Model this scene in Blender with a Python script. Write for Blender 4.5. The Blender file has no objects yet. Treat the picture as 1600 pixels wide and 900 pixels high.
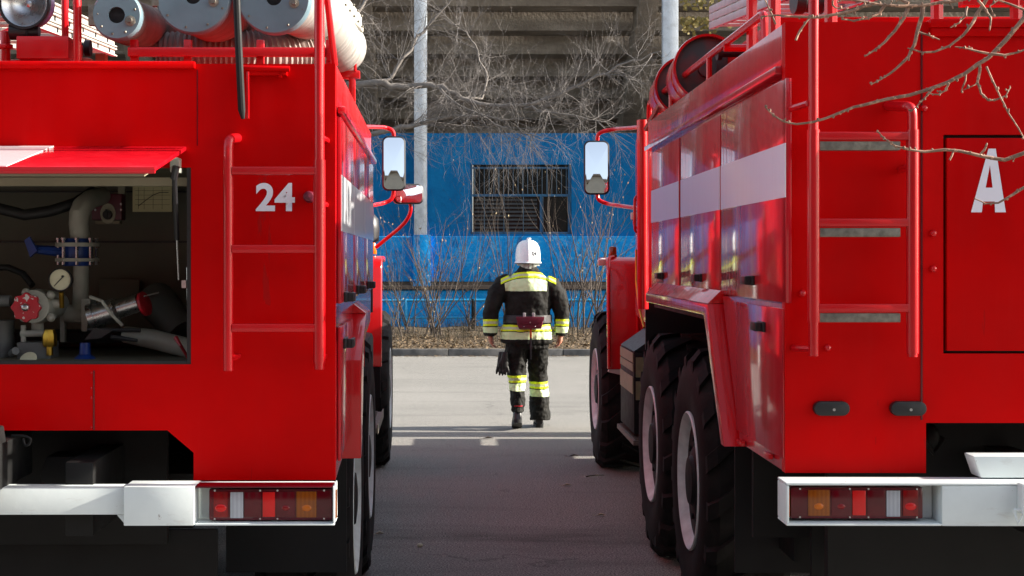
import bpy, math, random
from mathutils import Vector, Matrix, noise as mnoise
R = math.radians
sc = bpy.context.scene
COL = sc.collection
F, CZ, VX, HY = 2400.0, 1.68, 700.0, 405.0

# ------------------------------------------------------------------ helpers
def P(px, py, d, vp=VX):
    """point at distance d seen at that place of the photograph"""
    return Vector(((px-vp)/F*d, d, CZ-(py-HY)/F*d))

class MB:
    """collects shapes into one mesh"""
    def __init__(s): s.v = []; s.f = []; s.marks = []
    def add(s, vs, fs):
        o = len(s.v); s.marks.append((o, len(s.f))); s.v += [tuple(v) for v in vs]; s.f += [tuple(i+o for i in f) for f in fs]
        return s
    def box(s, x0, x1, y0, y1, z0, z1):
        x0, x1 = sorted((x0, x1)); y0, y1 = sorted((y0, y1)); z0, z1 = sorted((z0, z1))
        vs = [(x0,y0,z0),(x1,y0,z0),(x1,y1,z0),(x0,y1,z0),(x0,y0,z1),(x1,y0,z1),(x1,y1,z1),(x0,y1,z1)]
        return s.add(vs, [(0,3,2,1),(4,5,6,7),(0,1,5,4),(1,2,6,5),(2,3,7,6),(3,0,4,7)])
    def prism(s, poly, axis, a, b):
        """poly of 2D points, extruded along axis from a to b (x: poly=(y,z); y: poly=(x,z); z: poly=(x,y))"""
        def m(p, t):
            return {'x': (t, p[0], p[1]), 'y': (p[0], t, p[1]), 'z': (p[0], p[1], t)}[axis]
        n = len(poly)
        vs = [m(p, a) for p in poly]+[m(p, b) for p in poly]
        fs = [tuple(range(n))[::-1], tuple(range(n, 2*n))]
        fs += [(i, (i+1) % n, (i+1) % n+n, i+n) for i in range(n)]
        return s.add(vs, fs)
    def tube(s, pts, r, n=8, caps=True, flat=None):
        pts = [Vector(p) for p in pts]
        if not hasattr(r, '__len__'): r = [r]*len(pts)
        t0 = (pts[1]-pts[0]).normalized()
        up = Vector((0,0,1)) if abs(t0.z) < .9 else Vector((1,0,0))
        u = t0.cross(up).normalized()
        vs = []; fs = []
        for i, p in enumerate(pts):
            if i == 0: t = pts[1]-pts[0]
            elif i == len(pts)-1: t = pts[-1]-pts[-2]
            else: t = (pts[i+1]-pts[i]).normalized()+(pts[i]-pts[i-1]).normalized()
            if t.length < 1e-9: t = t0
            t.normalize()
            u = (u-t*u.dot(t))
            if u.length < 1e-6: u = t.orthogonal()
            u.normalize(); w = t.cross(u)
            for k in range(n):
                a = 2*math.pi*k/n
                vs.append(p+(u*math.cos(a)+w*math.sin(a))*r[i])
        for i in range(len(pts)-1):
            for k in range(n):
                k2 = (k+1) % n
                fs.append((i*n+k, i*n+k2, (i+1)*n+k2, (i+1)*n+k))
        if caps:
            fs.append(tuple(range(n))[::-1]); fs.append(tuple((len(pts)-1)*n+k for k in range(n)))
        return s.add(vs, fs)
    def lathe(s, prof, o, ax, n=32, caps=True):
        """prof: (radius, offset along ax)"""
        o = Vector(o); ax = Vector(ax).normalized(); u = ax.orthogonal().normalized(); w = ax.cross(u)
        vs = []; fs = []
        for r, h in prof:
            for k in range(n):
                a = 2*math.pi*k/n
                vs.append(o+ax*h+(u*math.cos(a)+w*math.sin(a))*max(r, 1e-4))
        for i in range(len(prof)-1):
            for k in range(n):
                k2 = (k+1) % n
                fs.append((i*n+k, i*n+k2, (i+1)*n+k2, (i+1)*n+k))
        if caps and prof[0][0] > 1e-3: fs.append(tuple(range(n))[::-1])
        if caps and prof[-1][0] > 1e-3: fs.append(tuple((len(prof)-1)*n+k for k in range(n)))
        return s.add(vs, fs)
    def ball(s, c, rx, ry=None, rz=None, n=12, m=8):
        ry = ry or rx; rz = rz or rx
        vs = []; fs = []
        for i in range(m+1):
            t = math.pi*i/m
            for k in range(n):
                a = 2*math.pi*k/n
                vs.append((c[0]+rx*max(math.sin(t),1e-3)*math.cos(a), c[1]+ry*max(math.sin(t),1e-3)*math.sin(a), c[2]+rz*math.cos(t)))
        for i in range(m):
            for k in range(n):
                k2 = (k+1) % n
                fs.append((i*n+k, (i+1)*n+k, (i+1)*n+k2, i*n+k2))
        return s.add(vs, fs)
    def loft(s, rings, n=24, caps=True):
        """rings: (centre, u vector, w vector) ellipses"""
        vs = []; fs = []
        for c, u, w in rings:
            c = Vector(c); u = Vector(u); w = Vector(w)
            for k in range(n):
                a = 2*math.pi*k/n
                vs.append(c+u*math.cos(a)+w*math.sin(a))
        for i in range(len(rings)-1):
            for k in range(n):
                k2 = (k+1) % n
                fs.append((i*n+k, i*n+k2, (i+1)*n+k2, (i+1)*n+k))
        if caps:
            fs.append(tuple(range(n))[::-1]); fs.append(tuple((len(rings)-1)*n+k for k in range(n)))
        return s.add(vs, fs)
    def obox(s, c, ux, uy, uz):
        """box at centre c with half vectors"""
        c = Vector(c); ux = Vector(ux); uy = Vector(uy); uz = Vector(uz)
        vs = [c+ux*a+uy*b+uz*e for e in (-1,1) for a, b in ((-1,-1),(1,-1),(1,1),(-1,1))]
        return s.add(vs, [(0,3,2,1),(4,5,6,7),(0,1,5,4),(1,2,6,5),(2,3,7,6),(3,0,4,7)])
    def pieces(s):
        out = []
        for i, (v0, f0) in enumerate(s.marks):
            v1, f1 = s.marks[i+1] if i+1 < len(s.marks) else (len(s.v), len(s.f))
            m = MB(); m.add(s.v[v0:v1], [tuple(k-v0 for k in f) for f in s.f[f0:f1]]); out.append(m)
        return out
    def build(s, name, mat, parent=None, off=(0,0,0), smooth=35, bevel=0, seg=2, **props):
        me = bpy.data.meshes.new(name)
        me.from_pydata([(v[0]-off[0], v[1]-off[1], v[2]-off[2]) for v in s.v], [], s.f)
        if mat: me.materials.append(mat)
        import bmesh
        bm = bmesh.new(); bm.from_mesh(me)
        bmesh.ops.recalc_face_normals(bm, faces=bm.faces)
        if bevel:
            ed = [e for e in bm.edges if len(e.link_faces) == 2 and e.calc_face_angle(0) > R(35)]
            bmesh.ops.bevel(bm, geom=ed, offset=bevel, segments=seg, affect='EDGES', profile=.6, clamp_overlap=True)
        bm.to_mesh(me); bm.free()
        if smooth:
            me.polygons.foreach_set('use_smooth', [True]*len(me.polygons))
            me.set_sharp_from_angle(angle=R(smooth))
        me.update()
        o = bpy.data.objects.new(name, me); COL.objects.link(o)
        if parent: o.parent = parent
        for k, v in props.items(): o[k] = v
        return o

def empty(name, loc=(0,0,0), rz=0, **props):
    o = bpy.data.objects.new(name, None); COL.objects.link(o)
    o.location = loc; o.rotation_euler = (0,0,rz); o.empty_display_size = .2
    for k, v in props.items(): o[k] = v
    return o

def instance(src, parent, M=None):
    o = src.copy(); COL.objects.link(o); o.parent = parent
    if M is not None: o.matrix_basis = M
    return o

def arc_path(pts, rad=.05, n=5):
    """polyline with rounded corners"""
    pts = [Vector(p) for p in pts]; out = [pts[0]]
    for i in range(1, len(pts)-1):
        a, b, c = pts[i-1], pts[i], pts[i+1]
        d1 = (a-b); d2 = (c-b); r1 = min(rad, d1.length*.45); r2 = min(rad, d2.length*.45)
        s = b+d1.normalized()*r1; e = b+d2.normalized()*r2
        for k in range(n+1):
            t = k/n; out.append(s*(1-t)**2+b*2*t*(1-t)+e*t*t)
    out.append(pts[-1]); return out

# ------------------------------------------------------------------ materials
class S:
    """node socket with arithmetic"""
    def __init__(s, nt, k): s.nt = nt; s.k = k
    def m(s, op, *o):
        n = s.nt.nodes.new('ShaderNodeMath'); n.operation = op
        for i, x in enumerate((s,)+o):
            if isinstance(x, S): s.nt.links.new(x.k, n.inputs[i])
            else: n.inputs[i].default_value = x
        return S(s.nt, n.outputs[0])
    def __add__(s, o): return s.m('ADD', o)
    def __sub__(s, o): return s.m('SUBTRACT', o)
    def __mul__(s, o): return s.m('MULTIPLY', o)
    def gt(s, o): return s.m('GREATER_THAN', o)
    def lt(s, o): return s.m('LESS_THAN', o)
    def abs(s): return s.m('ABSOLUTE')
    def mx(s, o): return s.m('MAXIMUM', o)
    def between(s, a, b): return s.gt(a)*s.lt(b)
    def ramp(s, a, b):
        n = s.nt.nodes.new('ShaderNodeMapRange'); s.nt.links.new(s.k, n.inputs[0])
        n.inputs[1].default_value = a; n.inputs[2].default_value = b
        return S(s.nt, n.outputs[0])

class Mat:
    def __init__(s, name):
        s.m = bpy.data.materials.new(name); s.m.use_nodes = True
        s.nt = s.m.node_tree; s.b = s.nt.nodes['Principled BSDF']
        t = s.nt.nodes.new('ShaderNodeTexCoord'); s.co = t.outputs['Object']
        x = s.nt.nodes.new('ShaderNodeSeparateXYZ'); s.nt.links.new(s.co, x.inputs[0])
        s.x, s.y, s.z = (S(s.nt, x.outputs[i]) for i in range(3))
    def noise(s, scale, detail=4, rough=.55, stretch=None, dist=0):
        n = s.nt.nodes.new('ShaderNodeTexNoise'); n.inputs['Scale'].default_value = scale
        n.inputs['Detail'].default_value = detail; n.inputs['Roughness'].default_value = rough
        n.inputs['Distortion'].default_value = dist
        if stretch:
            mp = s.nt.nodes.new('ShaderNodeMapping'); mp.inputs['Scale'].default_value = stretch
            s.nt.links.new(s.co, mp.inputs[0]); s.nt.links.new(mp.outputs[0], n.inputs['Vector'])
        else: s.nt.links.new(s.co, n.inputs['Vector'])
        return S(s.nt, n.outputs[0])
    def voro(s, scale, feature='F1', out='Distance'):
        n = s.nt.nodes.new('ShaderNodeTexVoronoi'); n.feature = feature; n.inputs['Scale'].default_value = scale
        s.nt.links.new(s.co, n.inputs['Vector']); return S(s.nt, n.outputs[out])
    def mix(s, fac, a, b):
        n = s.nt.nodes.new('ShaderNodeMix'); n.data_type = 'RGBA'
        for val, i in ((fac, 0), (a, 6), (b, 7)):
            if isinstance(val, S): s.nt.links.new(val.k, n.inputs[i])
            elif i == 0: n.inputs[0].default_value = val
            else: n.inputs[i].default_value = (*val, 1)
        return S(s.nt, n.outputs[2])
    def set(s, inp, v):
        if isinstance(v, S): s.nt.links.new(v.k, s.b.inputs[inp])
        else:
            if inp == 'Base Color' and len(v) == 3: v = (*v, 1)
            s.b.inputs[inp].default_value = v
        return s
    def bump(s, h, strength=.3, dist=.01):
        n = s.nt.nodes.new('ShaderNodeBump'); n.inputs['Strength'].default_value = strength
        n.inputs['Distance'].default_value = dist
        s.nt.links.new(h.k, n.inputs['Height']); s.nt.links.new(n.outputs[0], s.b.inputs['Normal']); return s

def plain(name, col, rough=.5, metal=0, var=.25, vscale=6, bump=0, bscale=60, spec=.5):
    m = Mat(name)
    c2 = tuple(c*(1-var) for c in col)
    m.set('Base Color', m.mix(m.noise(vscale, 6).ramp(.3, .7), c2, col))
    m.set('Roughness', m.noise(vscale*2, 5).ramp(.2, .8)*(.3*rough)+rough*.85)
    m.set('Metallic', metal); m.set('Specular IOR Level', spec)
    if bump: m.bump(m.noise(bscale, 4), bump, .003)
    return m.m

def red_paint(name, col=(.62,.003,.008), grime=.35, coat=.6, crough=.1, wob=.25, spec=.18):
    m = Mat(name)
    streak = m.noise(3, 6, .6, (9,9,.8)).ramp(.5, .8)
    blot = m.noise(1.7, 5).ramp(.35, .75)
    dark = tuple(c*.72 for c in col); dust = (.40,.05,.045)
    c = m.mix(blot, dark, col)
    c = m.mix(streak*(grime*.35), c, dust)
    chips = m.noise(55, 3, .5).gt(.79)*m.noise(2.3, 2).gt(.55)
    c = m.mix(chips*.7, c, (.20,.06,.05))
    c = m.mix(m.noise(1.1, 6, .65).ramp(.50, .78)*.22, c, tuple(k*.55 for k in col))
    c = m.mix(m.noise(16, 4, .6, (1,1,.12)).gt(.70)*m.noise(1.9, 3).gt(.52)*.35, c, (.22,.012,.012))
    m.set('Base Color', c)
    m.set('Roughness', m.noise(2.4, 6, .6, (5,5,1)).ramp(.3, .75)*.3+.28)
    m.set('Specular IOR Level', spec)
    m.set('Coat Weight', coat); m.set('Coat Roughness', streak*.18+crough)
    m.bump(m.noise(2.1, 2), wob, .02)
    return m.m

M = {}
M['red'] = red_paint('red_body_paint', (.62,.0003,.001), .05, .04, .2, .3, .06)
M['red_side'] = red_paint('red_side_paint', (.54,.002,.012), .75, .95, .07, .11)
M['red_bright'] = red_paint('red_fender_paint', (.66,.006,.01), .2, .7, .08, .12)
M['red_tube'] = red_paint('red_tube_paint', (.62,.003,.008), .15, .6, .12, .05)
M['red_pump'] = plain('red_valve_paint', (.45,.008,.02), .4, 0, .4, 40)
M['maroon'] = plain('maroon_leather', (.13,.008,.025), .45, 0, .3, 20, .2)
m = Mat('chipped_white_paint')
c = m.mix(m.noise(5,6).ramp(.3,.7), (.64,.69,.68), (.74,.80,.79)); c = m.mix(m.noise(9,6,.7,(1,1,3)).ramp(.60,.80)*.5, c, (.42,.40,.36))
c = m.mix(m.noise(38,5,.7).gt(.68)*m.noise(4,2).gt(.50)*.8, c, (.16,.11,.08))
m.set('Base Color', c).set('Roughness', .45).bump(m.noise(30,5), .12, .004); M['white'] = m.m
m = Mat('white_side_stripe'); st = m.noise(3, 6, .6, (9,9,.8)).ramp(.5,.85)
m.set('Base Color', m.mix(st*.2, (.86,.88,.90), (.6,.52,.5))).set('Roughness', .3).set('Coat Weight', .8).set('Coat Roughness', .07); M['stripe'] = m.m
M['cream'] = plain('cream_plastic', (.46,.45,.39), .5, 0, .12, 10)
M['rim'] = plain('rim_white_paint', (.74,.82,.80), .5, 0, .3, 14)
m = Mat('tyre_rubber')
m.set('Base Color', m.mix(m.noise(9, 6).ramp(.4,.75), (.006,.0055,.0055), (.017,.015,.014))).set('Roughness', .75).set('Specular IOR Level', .2).bump(m.noise(70, 4), .3, .004); M['tyre'] = m.m
M['black'] = plain('black_plastic', (.010,.010,.012), .45, 0, .3, 20)
M['chassis'] = plain('chassis_black_paint', (.0075,.0075,.0075), .6, 0, .4, 8, spec=.25)
M['flap'] = plain('mudflap_rubber', (.0105,.0105,.011), .7, 0, .3, 4, spec=.25)
M['steel'] = plain('bare_steel', (.55,.55,.56), .28, 1, .25, 20)
M['dull_steel'] = plain('worn_tread_steel', (.25,.23,.19), .5, .6, .5, 50, .5, 90)
M['galv'] = plain('blue_grey_cap_paint', (.145,.235,.275), .5, 0, .22, 9, .1, 40)
M['brass'] = plain('brass', (.55,.33,.05), .35, 1, .3, 25)
M['pumpgrey'] = plain('pump_grey_paint', (.40,.40,.34), .45, 0, .25, 15)
M['olive'] = plain('compartment_olive_paint', (.135,.128,.088), .55, 0, .25, 5)
M['cabin'] = plain('compartment_trim', (.26,.24,.16), .5, 0, .2, 5)
M['pumpblue'] = plain('blue_valve_paint', (.01,.045,.25), .4, 0, .3, 20)
M['black_hose'] = plain('black_hose_rubber', (.010,.010,.010), .6, 0, .3, 20)
M['paper'] = plain('old_paper', (.56,.52,.30), .8, 0, .1, 10)
M['ink'] = plain('ink', (.05,.05,.04), .8, 0, .1, 10)
M['amber'] = plain('amber_lens', (.55,.13,.005), .18, 0, .15, 30)
M['amber_dark'] = plain('amber_marker_lens', (.20,.035,.004), .12, 0, .3, 30)
m = Mat('amber_ribbed_lens'); m.set('Base Color', m.mix((m.x*1500).m('SINE').ramp(-.5,.8), (.10,.02,.002), (.38,.10,.004))).set('Roughness', .15); M['amber_rib'] = m.m
m = Mat('clear_ribbed_lens'); m.set('Base Color', m.mix((m.x*1500).m('SINE').ramp(-.5,.8), (.16,.17,.2), (.6,.62,.66))).set('Roughness', .12); M['clear_rib'] = m.m
M['lamp_red'] = plain('dark_red_lens', (.10,.002,.008), .13, 0, .3, 16)
M['lamp_red2'] = plain('bright_red_reflector', (.62,.006,.006), .2, 0, .15, 16)
m = Mat('mirror_glass'); m.set('Base Color', (.9,.92,.93)).set('Metallic', 1.0).set('Roughness', .02).bump(m.noise(1.2,1), .05, .02); M['mirror'] = m.m
m = Mat('ribbed_hose_cloth'); rib = (m.y*230).m('SINE')
m.set('Base Color', m.mix(m.noise(8,5).ramp(.3,.75), (.32,.31,.28), (.47,.46,.43))).set('Roughness', .65); M['hose'] = m.m
M['hose_shaded'] = plain('shaded_hose_cloth', (.30,.22,.19), .7, 0, .35, 12)  # hose cloth darkened and reddened for the inner hoses' shade and red bounce
M['ladder_white'] = plain('pale_aluminium_ladder', (.50,.48,.43), .5, .0, .25, 14)
M['ladder_grey'] = plain('grey_aluminium_ladder', (.48,.46,.47), .45, .2, .25, 14)
M['number'] = plain('number_white_paint', (.72,.74,.82), .45, 0, .05, 20)
# ------------------------------------------------------------------ fire trucks
class Truck:
    def __init__(s, vp, xr, label):
        s.vp = vp; s.th = -math.atan((vp-VX)/F); s.base = Vector((xr, 9.5, 0))
        s.root = empty('fire_truck', Matrix.Rotation(s.th, 3, 'Z') @ s.base, s.th, label=label, category='fire truck', group='red fire trucks parked side by side')
    def p(s, px, py, d): return P(px, py, d, s.vp)
    def add(s, mb, name, mat, parent=None, **kw):
        return mb.build(name, M[mat] if isinstance(mat, str) else mat, parent or s.root, s.base, **kw)
    def each(s, mb, name, mat, parent=None, **kw):
        for m_ in mb.pieces(): s.add(m_, name, mat, parent, **kw)
    def free(s, mb, name, mat, label, cat, group=None, parts=()):
        """a thing lying on the truck: its own top-level empty, same frame"""
        kw = dict(label=label, category=cat)
        if group: kw['group'] = group
        e = empty(name, s.root.location, s.th, **kw)
        return e

def tyre_mb(w=.37, ro=.63, ri=.30, lugs=17):
    """axle along X, outer face at -X side (x=0), body to +w"""
    mb = MB(); h = ro-ri
    prof = [(ri, .035), (ri+.02, .005), (ri+.08, -.012), (ri+h*.55, -.016), (ri+h*.8, .0), (ro-.045, .022), (ro-.022, .045),
            (ro-.02, w-.045), (ro-.045, w-.022), (ri+h*.8, w), (ri+h*.55, w+.016), (ri+.08, w+.012), (ri+.02, w-.005), (ri, w-.035)]
    mb.lathe(prof, (0,0,0), (1,0,0), 64, False)
    for sgn in (0, 1):                                  # chevron lugs
        for k in range(lugs):
            a0 = 2*math.pi*(k+.5*sgn)/lugs
            vs = []; n = 6
            for i in range(n+1):
                t = i/n                                 # 0 shoulder .. 1 centre
                xx = (.0+t*w*.56) if sgn == 0 else (w-t*w*.56)
                a = a0+t*.30; hw = .075*(1-.25*t)
                rr = ro if t > .12 else ro-.04
                r0 = ro-.05 if t > .12 else ro-.11
                for da, r in ((-hw, r0), (-hw*.8, rr), (hw*.8, rr), (hw, r0)):
                    vs.append((xx-(0 if t > .12 else (.006 if sgn == 0 else -.006)), math.sin(a+da)*r, math.cos(a+da)*r))
            fs = []
            for i in range(n):
                for j in range(3): fs.append((i*4+j, i*4+j+1, (i+1)*4+j+1, (i+1)*4+j))
            fs += [(0,1,2,3), tuple(n*4+j for j in range(4))[::-1]]
            mb.add(vs, fs)
    return mb
def rim_mb():
    mb = MB()
    mb.lathe([(.31,.03),(.326,.012),(.328,-.006),(.321,-.012),(.311,-.004),(.302,.008),(.291,.015),(.283,.034)], (0,0,0), (1,0,0), 64, False)
    return mb
def hub_mb():
    mb = MB()
    mb.lathe([(.285,.033),(.25,.05),(.20,.046),(.17,.036),(.15,.018),(.12,.012),(.11,-.004),(.06,-.010),(0,-.010)], (0,0,0), (1,0,0), 48)
    for k in range(10):
        a = 2*math.pi*k/10
        mb.lathe([(.014,.02),(.014,.06)], (0, math.sin(a)*.2, math.cos(a)*.2), (1,0,0), 6)
    return mb
TY = [None]
def wheel(T, x, y, side):
    """side -1: outer face towards -X"""
    if TY[0] is None:
        TY[0] = [tyre_mb().build('tyre', M['tyre'], T.root, smooth=40), rim_mb().build('rim', M['rim'], None, smooth=40), hub_mb().build('hub', M['chassis'], None, smooth=40)]
        w = TY[0][0]; TY[0][1].parent = w; TY[0][2].parent = w
        objs = TY[0]
    else:
        w = instance(TY[0][0], T.root); a = instance(TY[0][1], w); b = instance(TY[0][2], w)
    w.location = Vector((x, y, .63))-T.base
    w.rotation_euler = (random.uniform(0,6) if side < 0 else random.uniform(0,6), 0, 0 if side < 0 else math.pi)
    return w

def tail_lamp(T, x0, x1, z0, z1, y, flip):
    """rear lamp cluster, lenses as sub parts; flip: amber on the left"""
    body = T.add(MB().box(x0, x1, y, y+.05, z0, z1), 'tail_lamp', 'lamp_red', bevel=.008)
    L = x1-x0; H = z1-z0
    def fx(a): return x1-a*L if flip else x0+a*L
    def lens(a, b, c, d, mat, name='lens', t=.004):
        T.add(MB().box(fx(a), fx(b), y-t, y+.003, z0+c*H, z0+d*H), name, mat, body, bevel=.002)
    lens(.04,.155,.10,.92,'lamp_red2b'); lens(.175,.28,.08,.90,'clear_rib'); lens(.435,.535,.12,.90,'lamp_red2','reflector')
    lens(.29,.425,.10,.92,'lamp_red'); lens(.545,.695,.10,.92,'lamp_red'); lens(.705,.87,.10,.92,'amber_rib')
    xe = x0-.012 if flip else x1+.002
    T.add(MB().box(xe, xe+.01, y+.002, y+.03, z0+.05*H, z1-.05*H), 'side_marker', 'amber', body, bevel=.002)
    bu = MB()
    for a, r in ((.098,.013),(.62,.009),(.79,.011)): bu.ball((fx(a), y-.003, z0+.40*H), r*1.5, .004, r, 14, 8)
    for mb_, mt in zip(bu.pieces(), ('lamp_red2','lamp_red2b','amber')): T.add(mb_, 'bulb_spot', mt, body)
    s = MB()
    for a in (.05,.415,.555,.93):
        for c in (.06,.95): s.lathe([(.0032,0),(.0032,.003)], (fx(a), y-.004, z0+c*H), (0,1,0), 8)
    T.add(s, 'screw', 'steel', body)
M['lamp_red2b'] = plain('red_brake_lens', (.24,.003,.005), .15, 0, .5, 18)

def ladder_fixed(T, xl, xr, y, rungs, ltop, lbot, rtop, rbot, hook, treads):
    """fixed rear ladder; parts rail, rung, tread"""
    lad = T.add(MB().tube(ltop+[Vector((xl, y, lbot))], .0165, 12), 'ladder_rail', 'red_tube')
    T.add(MB().tube(rtop+[Vector((xr, y, rbot))], .0165, 12), 'ladder_rail', 'red_tube')
    for z in rungs:
        T.add(MB().box(xl+.012, xr-.012, y-.014, y+.014, z-.013, z+.013), 'rung', 'red_tube', bevel=.004)
        if treads:
            T.add(MB().box(xl+.018, xr-.04, y-.006, y+.03, z-.046, z-.017), 'tread', 'dull_steel', bevel=.002)

def handle(T, x, y, z, s=-1, L=.10, dy=0):
    """black paddle handle on the side plane"""
    mb = MB().box(x, x+s*.012, y-L*.62, y+L*.62, z-.018, z+.018).box(x+s*.010, x+s*.034, y-L*.5, y-L*.32, z-.016, z+.016).box(x+s*.022, x+s*.036, y-L*.5, y+L*.6, z-.0155, z+.0155)
    T.add(mb, 'door_handle', 'black', bevel=.004)

def text_mesh(body, name, mat, parent, x0, x1, z0, z1, y, base, off=.03):
    cu = bpy.data.curves.new(name, 'FONT'); cu.body = body; cu.size = 1; cu.offset = off; cu.extrude = 0
    o = bpy.data.objects.new(name, cu); COL.objects.link(o)
    bpy.context.view_layer.update()
    me = bpy.data.meshes.new_from_object(o.evaluated_get(bpy.context.evaluated_depsgraph_get()))
    bpy.data.objects.remove(o)
    xs = [v.co.x for v in me.vertices]; ys = [v.co.y for v in me.vertices]
    a, b, c, d = min(xs), max(xs), min(ys), max(ys)
    for v in me.vertices:
        v.co = Vector((x0+(v.co.x-a)/(b-a)*(x1-x0), y, z0+(v.co.y-c)/(d-c)*(z1-z0)))-base
    me.materials.clear(); me.materials.append(mat)
    n = bpy.data.objects.new(name, me); COL.objects.link(n); n.parent = parent
    return n

def mirror(T, pts, d, name='wing_mirror', tilt=R(6), yaw=0, hs='black'):
    """pts px0,px1,py0,py1 at distance d"""
    a = T.p(pts[0], pts[3], d); b = T.p(pts[1], pts[2], d)
    cx, cz = (a.x+b.x)/2, (a.z+b.z)/2; hw, hh = (b.x-a.x)/2, (b.z-a.z)/2
    def ring(w, h, rr, n=6):
        o = []
        for qx, qz, a0 in ((1,1,0),(-1,1,90),(-1,-1,180),(1,-1,270)):
            for k in range(n+1):
                t = R(a0+90*k/n); o.append((qx*(w-rr)+rr*math.cos(t), qz*(h-rr)+rr*math.sin(t)))
        return o
    Mx = Matrix.Rotation(yaw, 3, 'Z') @ Matrix.Rotation(tilt, 3, 'X')
    def place(mb):
        mb.v = [tuple(Mx @ Vector(v)+Vector((cx, d, cz))) for v in mb.v]; return mb
    r1 = ring(hw, hh, .045); r2 = ring(hw-.012, hh-.012, .035); n = len(r1)
    mb = MB()
    vs = [(x, 0, z) for x, z in r1]+[(x, -.006, z) for x, z in r2]+[(x*.93, .05, z*.95) for x, z in r1]+[(x*.6, .085, z*.75) for x, z in r1]
    fs = [(i, (i+1) % n, (i+1) % n+n, i+n) for i in range(n)]
    fs += [(i+2*n, (i+1) % n+2*n, (i+1) % n, i) for i in range(n)]+[(i+3*n, (i+1) % n+3*n, (i+1) % n+2*n, i+2*n) for i in range(n)]
    fs += [tuple(i+3*n for i in range(n))]
    mb.add(vs, fs)
    h = T.add(place(mb), name, hs)
    K = 8; RC = 2*3.5; sg = lambda x, z: -.003-((hw*hw+hh*hh)-(x*x+z*z))/RC
    g = MB(); vs = [(0, sg(0, 0), 0)]
    for k in range(1, K+1):
        t = k/K; vs += [(x*t, sg(x*t, z*t), z*t) for x, z in r2]
    fs = [(0, 1+(i+1) % n, 1+i) for i in range(n)]
    for k in range(K-1):
        fs += [(1+k*n+i, 1+k*n+(i+1) % n, 1+(k+1)*n+(i+1) % n, 1+(k+1)*n+i) for i in range(n)]
    g.add(vs, fs)
    T.add(place(g), 'mirror_glass', 'mirror', h)
    return h

def lug_text(): pass

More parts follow.
